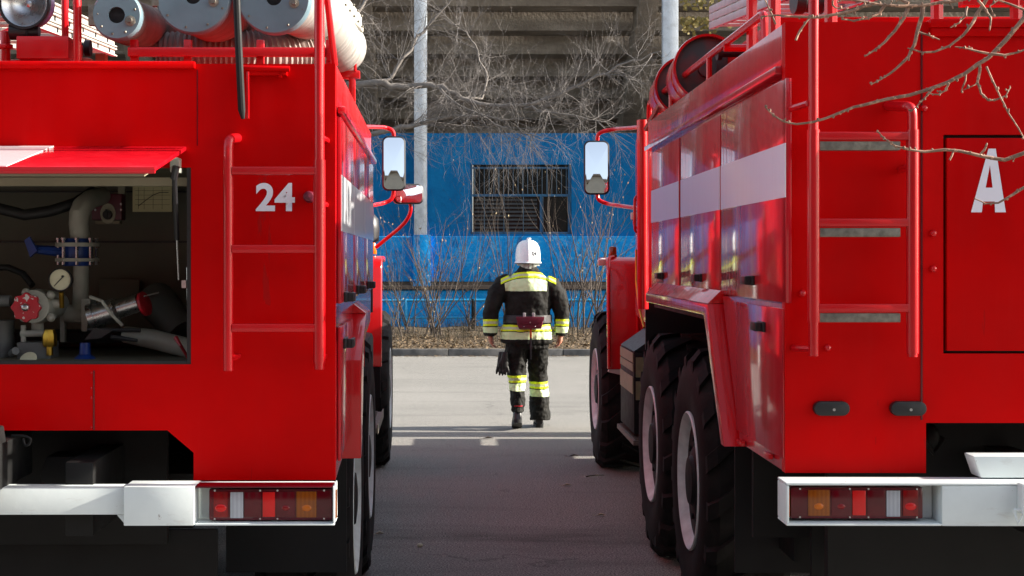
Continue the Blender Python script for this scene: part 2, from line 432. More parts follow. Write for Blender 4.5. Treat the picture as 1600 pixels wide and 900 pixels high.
# ================================================================== RIGHT TRUCK
TR = Truck(720, 2.3, 'red fire truck with white side stripe, letter A and hose reels on its roof')
def right_truck():
    T = TR; p = T.p; X0 = 1.075; YR = 5.1; X1 = 3.475; YF = 8.82
    ZT = 2.466; ZM = 2.325; ZB = .972
    # --- body shell: rear wall pieces, sides, roof, inner floor
    b = MB()
    z_n = 1.138; xs = p(1445, 0, YR).x
    # rear wall as polygon with notch, 6 cm thick, with the recess for the rear door
    dx0, dx1 = p(1472,0,YR).x, 2*2.275-p(1472,0,YR).x; dz0, dz1 = p(0,552,YR).z, p(0,211,YR).z
    b.box(X0, dx0, YR, YR+.05, z_n, ZT); b.box(dx1, X1, YR, YR+.05, z_n, ZT)
    b.box(dx0, dx1, YR, YR+.05, dz1, ZT); b.box(dx0, dx1, YR, YR+.05, z_n, dz0)
    b.box(X0, xs, YR, YR+.05, ZB, z_n); b.box(2*2.275-xs, X1, YR, YR+.05, ZB, z_n)
    T.add(b, 'rear_wall', 'red')
    T.add(MB().box(dx0-.05, dx1+.05, YR+.052, YR+.08, dz0-.05, dz1+.05), 'door_recess', 'black')
    d = T.add(MB().box(dx0+.011, dx1-.011, YR-.004, YR+.045, dz0+.009, dz1-.011), 'rear_door', 'red', bevel=.003)
    # letter A on the rear door
    a0 = p(1514, 332, YR); a1 = p(1568, 233, YR); y = YR-.0062
    def A(q): return (a0.x+q[0]*(a1.x-a0.x), a0.z+q[1]*(a1.z-a0.z))
    g = MB()
    for poly in ([(0,0),(.31,0),(.345,.17),(.42,.387),(.545,.74),(.545,1),(.5,1)], [(.69,0),(1,0),(.71,1),(.545,1),(.545,.74),(.62,.387),(.68,.17)], [(.345,.17),(.68,.17),(.62,.387),(.42,.387)]):
        g.add([(A(q)[0], y, A(q)[1]) for q in poly], [tuple(range(len(poly)))])
    T.add(g, 'letter_a', 'number', d, smooth=0)
    # strip seam on the rear wall + bolt heads
    sx = p(1438,0,YR).x
    T.each(MB().box(sx-.003, sx+.003, YR-.003, YR+.01, z_n+.01, ZT-.03), 'wall_seam', 'lamp_red')
    kn = MB()
    for px, py in ((1252,458),(1291,543),(1413,262),(1455,420),(1455,365),(1441,170)):
        q = p(px, py, YR); kn.ball((q.x, YR-.008, q.z), .012, .016, .012)
    T.each(kn, 'buffer_stud', 'red_tube')
    # left side: panels
    T.add(MB().box(X0+.02, X0+.05, YR+.052, YF, 1.50, ZM), 'side_wall', 'red_side')
    T.add(MB().box(X1-.05, X1, YR+.052, YF, .985, ZT), 'side_wall', 'red_side')
    T.add(MB().box(X0+.052, X1-.052, YR+.06, YF, ZT-.06, ZT-.03), 'roof', 'red')
    T.add(MB().box(X0+.052, X1-.052, YF-.04, YF, 1.5, ZT-.07), 'front_wall', 'red')
    T.add(MB().box(1.52, 3.42, 8.86, 9.34, .62, 1.5), 'gap_blocker', 'chassis')  # added block, stops sun slipping between body and cab
    T.add(MB().box(1.12, 1.519, 9.31, 9.34, .85, 1.5), 'gap_blocker', 'chassis'); T.add(MB().box(1.3, 2.9, 5.7, 5.73, .36, .86), 'underbody_shade_panel', 'chassis')  # added panels: one closes the arch gap, one blacks out ground underneath
    T.add(MB().prism([(11.62, .86), (11.70, .86), (11.78, 1.6), (11.86, 1.66), (13.1, 1.66), (13.3, 1.2), (13.36, 1.2), (13.2, 1.69), (11.78, 1.69), (11.70, 1.66), (11.66, 1.59)], 'x', 3.0, 3.5), 'front_fender', 'red_bright', bevel=.012)
    T.add(MB().box(X0, X0+.04, YR+.055, YF, ZM+.004, ZT), 'roof_edge_board', 'red_side', bevel=.004)
    T.add(MB().box(X0-.022, X0+.02, YR+.055, YF, ZM-.026, ZM+.002), 'drip_rail', 'red_side', bevel=.004)
    doors = [(1227,1126.3), (1124.2,1063.6), (1060.2,1017.5)]
    for px in (1125.2, 1061.9):
        yy = X0*F/(px-720); T.add(MB().box(X0+.006, X0+.0195, yy-.06, yy+.06, 1.54, ZM-.05), 'door_gap', 'lamp_red')
    zt = ZM-.045; zb = 1.535
    s_t0 = p(0,221,X0*F/(1230-720)).z; s_b0 = p(0,307,X0*F/(1230-720)).z
    z_st, z_sb = 2.065, 1.885
    for i, (pa, pb) in enumerate(doors):
        ya, yb = X0*F/(pa-720), X0*F/(pb-720)
        dr = T.add(MB().box(X0, X0+.019, ya, yb, zb, zt), 'locker_door', 'red_side', bevel=.003)
        T.add(MB().box(X0-.0025, X0+.004, ya+.001, yb-.001, z_sb, z_st), 'white_stripe', 'stripe', dr)
    # pillar strips between doors (slightly recessed red) come from side_wall
    for px, py in ((1166,438),(1087,434),(1029,431)):
        yy = (X0-.02)*F/(px-720); handle(T, X0, yy, p(0,py,yy).z, -1, .085)
    # lower panel + lower door
    ya, yb = X0*F/(1224-720), X0*F/(1151-720)
    T.add(MB().box(X0-.004, X0+.018, ya, yb, p(0,716,ya).z-.0, 1.515), 'lower_locker_door', 'red_side', bevel=.003)
    yy = (X0-.02)*F/(1184-720); handle(T, X0-.004, yy, p(0,510,yy).z, -1, .085)
    hb = MB()
    for px, py in ((1203,712),(1160,692)):
        q = p(px, py, X0*F/(px-720)); hb.box(X0-.016, X0, q.y-.05, q.y+.05, q.z-.006, q.z+.012)
    T.each(hb, 'hinge', 'red_tube', bevel=.003)
    # wheel arch flare: outward lip
    X2 = 1.018
    y_t, y_b = 6.42, 6.02
    zA, zB2 = 1.475, .955
    poly = [(y_b, zB2), (y_b-.07, zB2), (y_t-.07, zA+.02), (YF-.36, zA+.02), (YF-.36, zA-.03), (y_t+.03, zA-.03)]
    T.add(MB().prism(poly, 'x', X2, X0+.045), 'wheel_arch_flare', 'red_bright', bevel=.004)
    # sloping top of flare
    T.add(MB().prism([(X2+.001, zA+.0215), (X0+.018, zA+.0215), (X0+.018, zA+.076), (X0-.001, zA+.076)], 'y', y_t-.068, YF-.361), 'flare_top', 'red_bright', bevel=.002)
    # dark inner arch
    T.add(MB().box(X0+.06, X1-.06, y_b+.06, YF+.2, 1.40, 1.44).box(X0+.50, X0+.53, y_b, YF+.2, .8, 1.4).box(X0+.06, X0+.5, y_b-.05, y_b-.02, .6, 1.44).box(X0+.50, X0+.53, YF+.201, 9.3, .8, 1.44), 'wheel_well', 'chassis')
    side_cover = MB().prism([(y_t+.02, 1.44), (YF, 1.44), (YF, 1.52), (y_t, 1.52)], 'x', X0+.005, X0+.0195)
    T.add(side_cover, 'side_panel', 'red_side')
    T.add(MB().prism([(YR+.056,.972),(y_b-.07,.972),(y_t-.08,1.53),(YR+.056,1.53)], 'x', X0+.004, X0+.0195), 'side_panel', 'red_side')
    # --- rear lamps (black oval buttons)
    for px in (1296, 1415):
        q0 = p(px-28, 637, YR); q1 = p(px+28, 637, YR); r = .024
        ov = []
        for k in range(9): a = R(-90+180*k/8); ov.append((q1.x-r+r*math.cos(a), q1.z+r*math.sin(a)))
        for k in range(9): a = R(90+180*k/8); ov.append((q0.x+r+r*math.cos(a), q0.z+r*math.sin(a)))
        l = T.add(MB().prism(ov, 'y', YR-.028, YR+.002), 'position_lamp', 'black', bevel=.006)
        T.add(MB().lathe([(.005,0),(.003,.004)], ((q0.x+q1.x)/2+.006, YR-.03, q0.z-.003), (0,1,0), 8), 'screw', 'steel', l)
    # --- ladder
    yl = 4.96; xl = p(1270,0,yl).x; xr = p(1424,0,yl).x
    rz = [p(0,y_,yl).z for y_ in (213,348,481)]
    lt = [Vector((xl, yl, 2.85)), Vector((xl, yl, 2.0))]
    hookr = arc_path([Vector((xr-.04, YR, p(0,166,YR).z)), Vector((xr-.02, yl+.02, p(0,166,yl).z)), Vector((xr, yl, p(0,168,yl).z-.0)), Vector((xr, yl, p(0,215,yl).z))], .06, 5)
    ladder_fixed(T, xl, xr, yl, rz, lt, p(0,556,yl).z, hookr, p(0,557,yl).z, True, True)
    sl = MB()
    for x, z0, z1 in ((xl, rz[0]-.6, rz[0]+.02), (xr, rz[0]-.7, rz[0]+.02)): sl.tube([(x, yl, z0), (x, yl, z1)], .0205, 12)
    T.each(sl, 'rail_sleeve', 'red_tube')
    st = MB()
    for px, py in ((1262,162),(1268,545)): q = p(px, py, yl); st.tube([(q.x, yl, q.z), (q.x-.03, YR, q.z-.005)], .011, 8)
    for py in (262,): q = p(1424, py, yl); st.tube([(xr, yl, q.z), (xr, YR, q.z)], .011, 8)
    T.each(st, 'ladder_bracket', 'red_tube')
    # --- top of the rear: gutter, roof items
    g0 = p(1448,0,YR).x
    T.add(MB().box(g0, X1-.4, YR-.03, YR+.0495, ZT-.022, ZT+.006).box(g0+.006, X1-.4, YR-.02, YR-.002, ZT-.05, ZT-.022), 'rear_gutter', 'red', bevel=.004)
    # roof railing
    y1 = 5.75; zr = 2.60; xr_ = 1.135
    T.add(MB().tube(arc_path([(xr_, 9.3, 2.43), (xr_, 9.25, 2.62), (xr_, 8, 2.615), (xr_, y1, zr), (xr_, y1-.02, ZT-.02)], .05), .016, 10), 'roof_rail', 'red_tube')
    ps = MB()
    for yy in (7.03, 8.3): ps.tube([(xr_, yy, ZT-.02), (xr_, yy, 2.61)], .013, 8)
    for px, d in ((1174,6.2),(1209,5.5),(1297,5.25),(1462,5.3),(1585,5.3)):
        q = p(px, 30, d); ps.tube([(q.x, d, ZT-.04), (q.x, d, 2.95)], .022, 8)
    T.each(ps, 'rail_post', 'red_tube')
    T.each(MB().box(1.72, 3.2, 5.28, 5.33, 2.55, 2.60).box(1.5,2.2,5.42,5.47,2.66,2.7), 'rack_bar', 'red_tube', bevel=.004)
    T.add(MB().box(1.35, 3.3, 6.6, 8.6, 2.45, 2.72), 'roof_shadow_box', 'red', bevel=.01)  # unseen box added so its shadow falls on the left truck's side
    # clutter behind rear edge: roller + clamps
    T.add(MB().lathe([(.05,0),(.05,.035),(.043,.04),(.043,.10),(.05,.105)], (1.215, 5.62, 2.625), (1,.1,0), 20), 'roller', 'black')
    T.add(MB().lathe([(.035,0),(.035,.02),(.022,.022),(.022,.25)], (1.14,6.85,2.60), (1,.05,.02), 16), 'roller', 'black')
    T.each(MB().tube([(1.12,6.55,2.58),(1.34,6.55,2.58)], .016, 8).tube([(1.24,6.5,2.45),(1.24,6.5,2.62)], .014, 8), 'rack_bar', 'red_tube')
    # --- chassis
    c = MB()
    for x in (1.85, 2.62): c.box(x, x+.09, 5.0, 14.4, .78, 1.02)
    c.box(1.3, 3.3, 5.45, 5.5, .55, 1.13)          # dark backing panel behind the hitch
    for yy in (7.3, 8.75, 12.45): c.lathe([(.07,0),(.07,.7),(.2,.85),(.2,1.1),(.07,1.25),(.07,2.1)], (1.25, yy, .6), (1,0,0), 16)
    c.box(1.5, 3.0, 9.4, 11.2, .6, 1.1).box(2.9, 3.42, 9.345, 11.9, .32, 1.35).box(2.9, 3.42, 13.15, 14.4, .5, 1.1).box(1.3,1.32,6.0,6.3,.5,1.0)  # far side boxes added to block sun passing under the truck
    T.add(c, 'chassis', 'chassis')
    hx = MB().box(2.2, 2.36, 4.9, 5.3, .8, .95).ball((1.66, 5.43, 1.05), .03, .03, .05).tube([(1.62,5.42,1.06),(1.66,5.41,1.0),(1.7,5.42,1.05)], .012, 6)
    T.each(hx, 'tow_hook', 'chassis')
    # mud flap behind the rear wheel
    T.add(MB().box(1.12, 1.62, 6.28, 6.30, .40, 1.0), 'mud_flap', 'flap')
    # --- wheels (three axles)
    for yy in (7.3, 8.75, 12.45):
        wheel(T, 1.085 if yy < 10 else 1.095, yy, -1); wheel(T, 3.465, yy, 1)
    # --- rear bumper: white channel with lamp housing
    yb_ = 4.9; z0, z1 = p(0,821,yb_).z, p(0,754,yb_).z; xa = p(1228,0,yb_).x; xb = p(1470,0,yb_).x
    bm = MB()
    bm.box(xa, 3.5, yb_, yb_+.14, z1-.008, z1).box(xa, xb, yb_, yb_+.14, z0, z0+.008).box(xa, xa+.009, yb_, yb_+.14, z0+.0085, z1-.0085)
    bm.box(xb, 1.6+.69, yb_, yb_+.12, z0, z1-.0085).box(xb+.001, 3.5, yb_+.121, yb_+.139, z0+.001, z1-.009)
    bm.box(xa+.01, xb-.001, yb_+.10, yb_+.118, z0+.0085, z1-.0085)
    bm.box(p(1586,0,yb_).x, p(1640,0,yb_).x, yb_-.05, yb_-.001, z0+.045, z1+.004)
    T.add(bm, 'bumper', 'white', bevel=.005)
    q = p(1590, 812, 4.85)
    T.add(MB().tube([(q.x-.01,4.87,q.z+.03),(q.x,4.86,q.z-.012),(q.x+.025,4.86,q.z+.03),(q.x-.01,4.87,q.z+.03)], .006, 6), 'bumper_ring', 'white')
    T.add(MB().prism([(1.685, z1+.003), (2.2, z1+.003), (2.2, p(0,711,5.0).z), (1.66, p(0,711,5.0).z)], 'y', 4.99, 5.09), 'plate_bracket', 'white', bevel=.008)
    tail_lamp(T, p(1238,0,yb_).x, p(1446,0,yb_).x, p(0,813,yb_).z, p(0,763,yb_).z, yb_+.035, True)
    # --- cab, hood, front
    cab = MB()
    poly = [(1.14, 9.35), (1.27, 11.2), (3.28, 11.2), (3.41, 9.35)]
    cab.prism(poly, 'z', 1.25, 2.58)
    T.add(cab, 'cab', 'red_bright', bevel=.06, seg=3)
    T.add(MB().prism([(11.21,1.1),(13.9,1.1),(13.9,1.95),(13.7,2.12),(11.21,2.2)], 'x', 1.64, 2.92), 'hood', 'red_bright', bevel=.05, seg=3)
    T.add(MB().box(1.36, 3.55, 14.55, 14.95, .72, 1.06), 'front_bumper', 'white', bevel=.02)
    # cab corner tubes (hose / conduit) seen next to the body
    T.add(MB().tube([(1.095, 9.28, 2.52), (1.095, 9.26, 1.85), (1.10, 9.28, 1.38)], .033, 12), 'corner_tube', 'red_bright')
    T.add(MB().tube(arc_path([(1.16,9.9,2.1),(1.12,9.9,2.08),(1.12,9.9,1.86),(1.16,9.9,1.84)], .02), .008, 8), 'grab_handle', 'red_tube')
    gq = [p(1003,309,10.0), p(991,313,10.0), p(990,352,10.0), p(1001,361,10.0)]
    T.add(MB().tube(arc_path(gq, .02), .007, 8), 'grab_handle', 'red_tube')
    T.add(MB().box(p(986,0,10.6).x, p(1000,0,10.6).x, 10.55, 10.65, p(0,343,10.6).z, p(0,332,10.6).z), 'door_latch', 'cream', bevel=.006)
    T.add(MB().tube([p(994,390,9.9), p(994,440,9.9), p(998,480,9.8), p(1006,512,9.6)], .008, 8), 'cable', 'brass')
    # front fender
    xa, xb = p(948,0,11.7).x, p(996,0,11.7).x; zt = p(0,402,11.7).z; zb = p(0,576,11.7).z
    fd = MB().prism([(11.62, zb), (11.70, zb), (11.78, zt-.09), (11.86, zt-.03), (12.45, zt-.03), (12.5, zt-.05), (12.5, zt-.01), (12.45, zt), (11.78, zt), (11.70, zt-.03), (11.66, zt-.10)], 'x', xa, xb+.35)
    T.add(fd, 'front_fender', 'red_bright', bevel=.012, seg=3)
    T.add(MB().tube(arc_path([(xa+.01,11.61,zb+.02),(xa+.01,11.65,zt-.10),(xa+.02,11.74,zt+.0),(xa+.06,11.78,zt+.005)], .05), .012, 8).tube([(xb-.01,11.61,zb+.02),(xb-.01,11.66,zt-.06)], .012, 8), 'fender_bead', 'red_bright')
    T.add(MB().prism([(xa+.005,zb-.02),(xa+.01,zb+.0),(xb-.05,zb+.0),(xb-.005,zb-.07)], 'y', 11.62, 11.69), 'fender_flap', 'cream')
    q = p(957, 394, 11.9)
    T.add(MB().lathe([(.034,-.042),(.034,-.02),(.031,-.018),(.030,.03),(.024,.042),(0,.046)], q, (0,0,1), 20), 'turn_lamp', 'amber_dark')
    T.add(MB().lathe([(.04,-.052),(.04,-.04)], q, (0,0,1), 20), 'turn_lamp_base', 'chassis')
    q = p(941, 410, 11.95)
    T.add(MB().box(q.x-.036, q.x+.034, 11.9, 12.0, q.z-.026, q.z+.026), 'marker_lamp', 'marker', bevel=.012)
    # battery box with slats, step plate
    xa, xb = p(972,0,10.4).x, p(1010,0,10.4).x
    bb = MB().box(xa, xb, 9.7, 10.5, p(0,660,10.4).z, p(0,540,10.4).z)
    bx = T.add(bb, 'battery_box', 'chassis', bevel=.01)
    T.add(MB().prism([(xa-.0,p(0,540,10.4).z+.003),(xb,p(0,540,10.4).z+.003),(xb,p(0,517,10.4).z+.02)], 'y', 9.7, 10.5), 'box_lid', 'black', bx)
    for py0, py1 in ((542,556),(558,569),(577,602)):
        T.add(MB().box(xa-.006, xa-.001, 9.72, 10.48, p(0,py1,10.4).z, p(0,py0,10.4).z), 'slat', 'slat', bx)
        T.add(MB().box(xa+.012, xb, 9.692, 9.698, p(0,py1+8,10.4).z, p(0,py0+6,10.4).z), 'slat', 'slat', bx)
    xs_ = p(964,0,10.6).x
    rib = MB().box(xs_, xs_+.26, 9.6, 10.6, p(0,664,10.5).z-.03, p(0,664,10.5).z)
    for k in range(14): rib.box(xs_+.015, xs_+.25, 9.63+k*.07, 9.65+k*.07, p(0,664,10.5).z+.001, p(0,664,10.5).z+.008)
    T.add(rib, 'step_plate', 'dull_steel')
    T.add(MB().tube([(xs_+.05,10.1,.95),(xs_+.04,10.1,.6)], .014, 6), 'step_hanger', 'chassis')
    # mirror and its bar
    dm = 11.2
    mirror(T, (912, 952, 219, 305), dm, tilt=R(-7), yaw=R(-3))
    T.add(MB().tube(arc_path([p(1015,198,10.6), p(960,202,dm+.06), p(934,207,dm+.06), p(933,222,dm+.07), p(933,300,dm+.07), p(934,313,dm+.06), p(950,319,dm+.06), p(1005,327,10.6)], .06), .015, 10), 'mirror_bar', 'red_tube')
    # hose reels on the roof
    def reel(y0, r):
        c = Vector((1.245, y0, 2.645)); ax = Vector((.06, 1, -.015))
        h = T.add(MB().lathe([(r-.012,0.045),(r-.012,.004),(r,0),(r+.003,.02),(r+.002,.10),(r-.006,.20),(r-.022,.205),(r-.022,.26),(r-.006,.265),(r,.40),(r,.53),(r-.01,.55),(.03,.551)], c, ax, 40), 'hose_reel', 'red_bright')
        T.add(MB().lathe([(r-.013,.04),(.05,.03),(.045,.0),(0,.0)], c, ax, 40), 'reel_disc', 'reel_disc', h)
    reel(7.75, .172); reel(8.55, .165)
    T.each(MB().box(1.2, 1.28, 8.2, 8.3, 2.45, 2.52).box(1.16,1.2,7.7,9.2,2.47,2.50), 'reel_bracket', 'ladder_grey', bevel=.004)
    T.add(MB().tube([(1.11, 9.2, 2.46), (1.16, 8.4, 2.66)], .018, 6), 'reel_strap', 'dull_steel')
M['marker'] = plain('pale_marker_lens', (.75,.45,.38), .2, 0, .2, 30)
M['slat'] = plain('pale_slat', (.26,.27,.14), .5, 0, .3, 20)
m = Mat('reel_disc_face'); m.set('Base Color', m.mix(m.noise(7, 4).ramp(.45,.6), (.03,.022,.022), (.10,.012,.012))).set('Roughness', .5); M['reel_disc'] = m.m
right_truck()
# ================================================================== LEFT TRUCK
TL = Truck(680, -1.6, 'red fire truck numbered 24 with its rear pump compartment open')
def left_truck():
    T = TL; p = T.p; YR = 5.1; X1 = -.3315; W = 2.4; X0 = X1-W; XC = (X0+X1)/2; YF = 7.9
    ZT = p(0,100,YR).z; ZM = 2.19; ZB = p(0,750,YR).z
    ox1 = p(299,0,YR).x; ox0 = 2*XC-ox1; oz0, oz1 = p(0,569,YR).z, p(0,262,YR).z
    zn = p(0,672,YR).z; xn = p(262,0,YR).x; xn2 = p(303,0,YR).x; zn2 = p(0,707,YR).z
    # rear wall around the opening
    b = MB()
    b.box(X0, X1, YR, YR+.04, oz1, ZT); b.box(ox1, X1, YR, YR+.04, zn, oz1); b.box(X0, ox0, YR, YR+.04, zn, oz1)
    b.box(ox0, ox1, YR, YR+.04, zn, oz0)
    b.prism([(xn, zn), (X1, zn), (X1, ZB), (xn2, ZB), (xn2, zn2)], 'y', YR, YR+.04)
    b.prism([(2*XC-xn, zn), (X0, zn), (X0, ZB), (2*XC-xn2, ZB), (2*XC-xn2, zn2)], 'y', YR, YR+.04)
    T.add(b, 'rear_wall', 'red')
    sm = MB(); sx = p(148,0,YR).x; sm.box(sx-.002, sx+.002, YR-.002, YR+.01, zn+.002, oz0-.02)
    sx = p(309,0,YR).x; sm.box(sx-.0015, sx+.0015, YR-.002, YR+.01, p(0,228,YR).z, ZT-.02)
    T.each(sm, 'wall_seam', 'lamp_red')
    rv = MB()
    for py in (582, 606, 621, 667): q = p(144, py, YR); rv.ball((q.x, YR-.001, q.z), .004, .003, .004, 6, 4)
    T.add(rv, 'rivet', 'red_tube')
    # gutter along the top
    gx = p(307,0,YR).x
    T.add(MB().box(X0+.1, gx, YR-.028, YR-.001, p(0,109,YR).z, ZT+.006), 'rear_gutter', 'red', bevel=.008)
    # side, roof
    T.add(MB().box(X1-.03, X1, YR+.041, YF, 1.4, ZM), 'side_wall', 'red_side')
    T.add(MB().box(X0, X0+.03, YR+.041, YF, 1.0, ZT), 'side_wall', 'red_side')
    T.add(MB().box(X1-.03, X1+.002, YR+.041, YF, ZM+.003, ZT), 'roof_edge_board', 'red_bright', bevel=.004)
    T.add(MB().box(X1+.003, X1+.03, YR+.06, YF+.02, ZM-.02, ZM+.004), 'drip_rail', 'red_side', bevel=.006)
    T.add(MB().box(X0+.031, X1-.031, YR+.05, YF, ZT-.07, ZT-.04), 'roof', 'red')
    T.add(MB().box(X0+.031, X1-.031, YF-.03, YF, 1.0, ZT-.08), 'front_wall', 'red')
    ys = [YR+.08, 5.98, 6.9, YF-.03]
    for a, c in zip(ys, ys[1:]):
        dr = T.add(MB().box(X1+.001, X1+.014, a+.008, c-.008, 1.53, ZM-.03), 'locker_door', 'red_side', bevel=.003)
        T.add(MB().box(X1+.0135, X1+.0165, a+.009, c-.009, 1.775, 1.965), 'white_stripe', 'stripe', dr)
    for yy, z in ((5.4,1.548),(6.25,1.557),(7.2,1.56)): handle(T, X1+.014, yy, z, 1, .10)
    T.add(MB().prism([(YR+.041,ZB),(5.95,ZB+.06),(6.28,1.52),(YR+.041,1.52)], 'x', X1-.03, X1), 'side_panel', 'red_side')
    T.add(MB().prism([(YR+.1,ZB+.05),(5.8,ZB+.1),(5.98,1.45),(YR+.1,1.45)], 'x', X1+.001, X1+.012), 'lower_locker_door', 'red_side', bevel=.003)
    handle(T, X1+.012, 5.4, p(0,534,5.45).z, 1, .11)
    X2 = X1+.052
    poly = [(5.78, .93), (5.86, .93), (6.05, 1.36), (6.62, 1.41), (6.62, 1.46), (6.22, 1.46), (5.78, 1.30)]
    T.add(MB().prism(poly, 'x', X1-.03, X2), 'wheel_arch_flare', 'red_bright', bevel=.004)
    T.add(MB().prism([(X2-.001,1.4615),(X1-.02,1.4615),(X1-.02,1.50),(X1+.001,1.50)], 'y', 6.222, 6.619), 'flare_top', 'red_bright', bevel=.002)
    T.add(MB().box(X0+.05, X1-.05, 5.9, YF, 1.36, 1.40).box(X1-.5, X1-.47, 5.9, YF, .8, 1.36), 'wheel_well', 'chassis')
    # --- rear ladder and the number
    yl = 4.97; xl = p(357,0,yl).x; xr = p(499,0,yl).x
    hk = arc_path([Vector((xl+.012, YR, p(0,216,YR).z)), Vector((xl+.006, yl+.02, p(0,216,yl).z)), Vector((xl, yl, p(0,222,yl).z)), Vector((xl, yl, p(0,260,yl).z))], .05, 5)
    ladder_fixed(T, xl, xr, yl, [p(0,y_,yl).z for y_ in (267,389,512)], hk, p(0,579,yl).z, [Vector((xr, yl, 2.7))], p(0,577,yl).z, True, False)
    st = MB()
    for px, py in ((502,215),(500,318),(360,560),(498,560)): q = p(px, py, yl); st.tube([(q.x, yl, q.z), (q.x+.01, YR, q.z)], .010, 8)
    T.each(st, 'ladder_bracket', 'red_tube')
    sl = MB(); 
    T.each(MB().tube([(xr, yl, p(0,577,yl).z+.02), (xr, yl, p(0,250,yl).z)], .0195, 12), 'rail_sleeve', 'red_tube')
    q = p(484, 308, YR)
    T.add(MB().lathe([(.02,0),(.016,-.02),(.019,-.035),(.015,-.045),(0,-.048)], (q.x, YR, q.z), (0,1,0), 16), 'knob', 'maroon')
    a = p(400, 330, YR); c = p(461, 286, YR)
    text_mesh('24', 'number_24', M['number'], T.root, a.x, c.x, a.z, c.z, YR-.0025, T.base, .028)
    # --- raised door
    hz = p(0,229,YR).z; z2 = 1.952; y2 = 4.53; xd1 = p(292,0,YR).x; xd0 = 2*XC-xd1
    dn = Vector((0, y2-YR, z2-hz)).normalized(); up = Vector((0, -dn.z, dn.y)); 
    if up.z < 0: up = -up
    L = Vector((0, y2-YR, z2-hz)).length
    org = Vector(((xd0+xd1)/2, YR-.002, hz))
    dr = T.add(MB().obox(org+dn*L/2-up*.007, ((xd1-xd0)/2,0,0), dn*L/2, up*.007).obox(org+dn*(L-.006)-up*.0145, ((xd1-xd0)/2-.0005,0,0), dn*.0065, up*.0065), 'raised_door', 'red_door', bevel=.003)
    sx0, sx1 = p(-40,0,YR).x, p(86,0,YR).x
    T.add(MB().obox(org+Vector(((sx0+sx1)/2-org.x,0,0))+dn*L*.5+up*.0012, ((sx1-sx0)/2,0,0), dn*(L*.5-.004), up*.001), 'white_stripe', 'stripe', dr)
    T.add(MB().obox(org+Vector((XC-org.x,0,0))+dn*L*.5-up*.03, ((xd1-xd0)/2-.04,0,0), dn*(L*.5-.04), up*.004), 'door_lining', 'cabin', dr)
    # gas strut
    q0 = p(273,258,YR-.06); 
    T.add(MB().tube([p(273,275,YR-.05), p(277,374,YR+.06)], .0085, 10).tube([p(276,260,YR-.06), p(272,280,YR-.05)], .012, 8), 'gas_strut', 'black')
    T.add(MB().tube([p(277,372,YR+.06), p(280,437,YR+.10)], .0035, 8), 'strut_rod', 'steel')
    T.add(MB().box(p(270,0,YR).x, p(284,0,YR).x, YR-.05, YR+.03, p(0,271,YR).z, p(0,248,YR).z), 'strut_bracket', 'pumpgrey', bevel=.004)
    # --- compartment
    yb = 6.15
    c = MB()
    c.box(ox0, ox1, yb, yb+.02, oz0, oz1).box(ox1+.001, ox1+.02, YR+.041, yb, oz0, oz1).box(ox0-.02, ox0-.001, YR+.041, yb, oz0, oz1)
    c.box(ox0, ox1, YR+.041, yb, oz1+.0, oz1+.02).box(ox0, ox1, YR+.041, yb, oz0-.02, oz0)
    comp = T.add(c, 'pump_compartment', 'olive')
    T.add(MB().box(ox0+.01, ox1-.01, YR+.06, YR+.10, p(0,291,YR+.08).z, p(0,278,YR+.08).z), 'top_beam', 'cabin', comp)
    T.add(MB().box(ox1-.014, ox1-.001, YR+.002, YR+.02, oz0, oz1).box(ox0, ox1-.015, YR+.001, YR+.02, oz0, oz0+.012), 'door_seal', 'black', comp)
    T.add(MB().box(ox0+.05, ox1-.05, yb-.012, yb-.002, p(0,378,yb).z-.004, p(0,378,yb).z+.004).box(ox0+.3, ox1-.02, yb-.014, yb-.002, p(0,300,yb).z-.003, p(0,300,yb).z+.003), 'panel_seam', 'black', comp)
    pp = lambda x, y, d: p(x, y, d)
    # pump: pipework body with sub parts
    d = 5.65
    pipe = MB()
    pipe.tube([pp(127,380,d), pp(124,350,d), pp(125,335,d), pp(130,322,d+.03), pp(142,312,d+.1), pp(160,306,d+.25)], [.036,.036,.037,.037,.036,.035], 20)
    pipe.tube([pp(128,409,d), pp(127,470,d), pp(124,502,d)], .029, 20)
    pipe.tube([pp(105,490,d), pp(140,492,d)], .034, 20)
    pipe.lathe([(.08,-.008),(.08,.006)], pp(122,382,d), (0,0,1), 28).lathe([(.08,-.006),(.08,.006)], pp(122,406,d), (0,0,1), 28)
    pipe.box(pp(96,0,d).x, pp(103,0,d).x, d-.01, d+.02, pp(0,534,d).z, pp(0,486,d).z)
    pipe.prism([(pp(136,0,d).x, pp(0,516,d).z), (pp(144,0,d).x, pp(0,516,d).z), (pp(150,0,d).x, pp(0,466,d).z), (pp(136,0,d).x, pp(0,466,d).z)], 'y', d-.08, d+.02)
    pump = T.add(pipe, 'pump_pipework', 'pumpgrey', bevel=0)
    bolts = MB()
    for k in range(8):
        a = 2*math.pi*k/8+.2; q = pp(122,382,d); bolts.lathe([(.006,-.075),(.006,.016),(.009,.016),(.009,.024)], (q.x+.068*math.cos(a), q.y+.068*math.sin(a), q.z), (0,0,1), 6)
    T.add(bolts, 'flange_bolt', 'steel', pump)
    T.add(MB().lathe([(.05,-.05),(.055,-.04),(.055,.04),(.05,.05)], pp(122,394,d), (0,0,1), 24).tube([pp(105,394,d), pp(62,390,d-.02), pp(52,388,d-.03)], [.02,.016,.012], 8).prism([(pp(55,0,d).x,pp(0,402,d).z),(pp(46,0,d).x,pp(0,376,d).z),(pp(54,0,d).x,pp(0,370,d).z),(pp(66,0,d).x,pp(0,392,d).z)], 'y', d-.06, d-.04), 'butterfly_valve', 'pumpblue', pump)
    d2 = 5.4
    hous = MB().lathe([(.03,-.06),(.058,-.05),(.062,.0),(.055,.10),(.045,.2)], pp(61,478,d2+.06), (.1,1,0), 28)
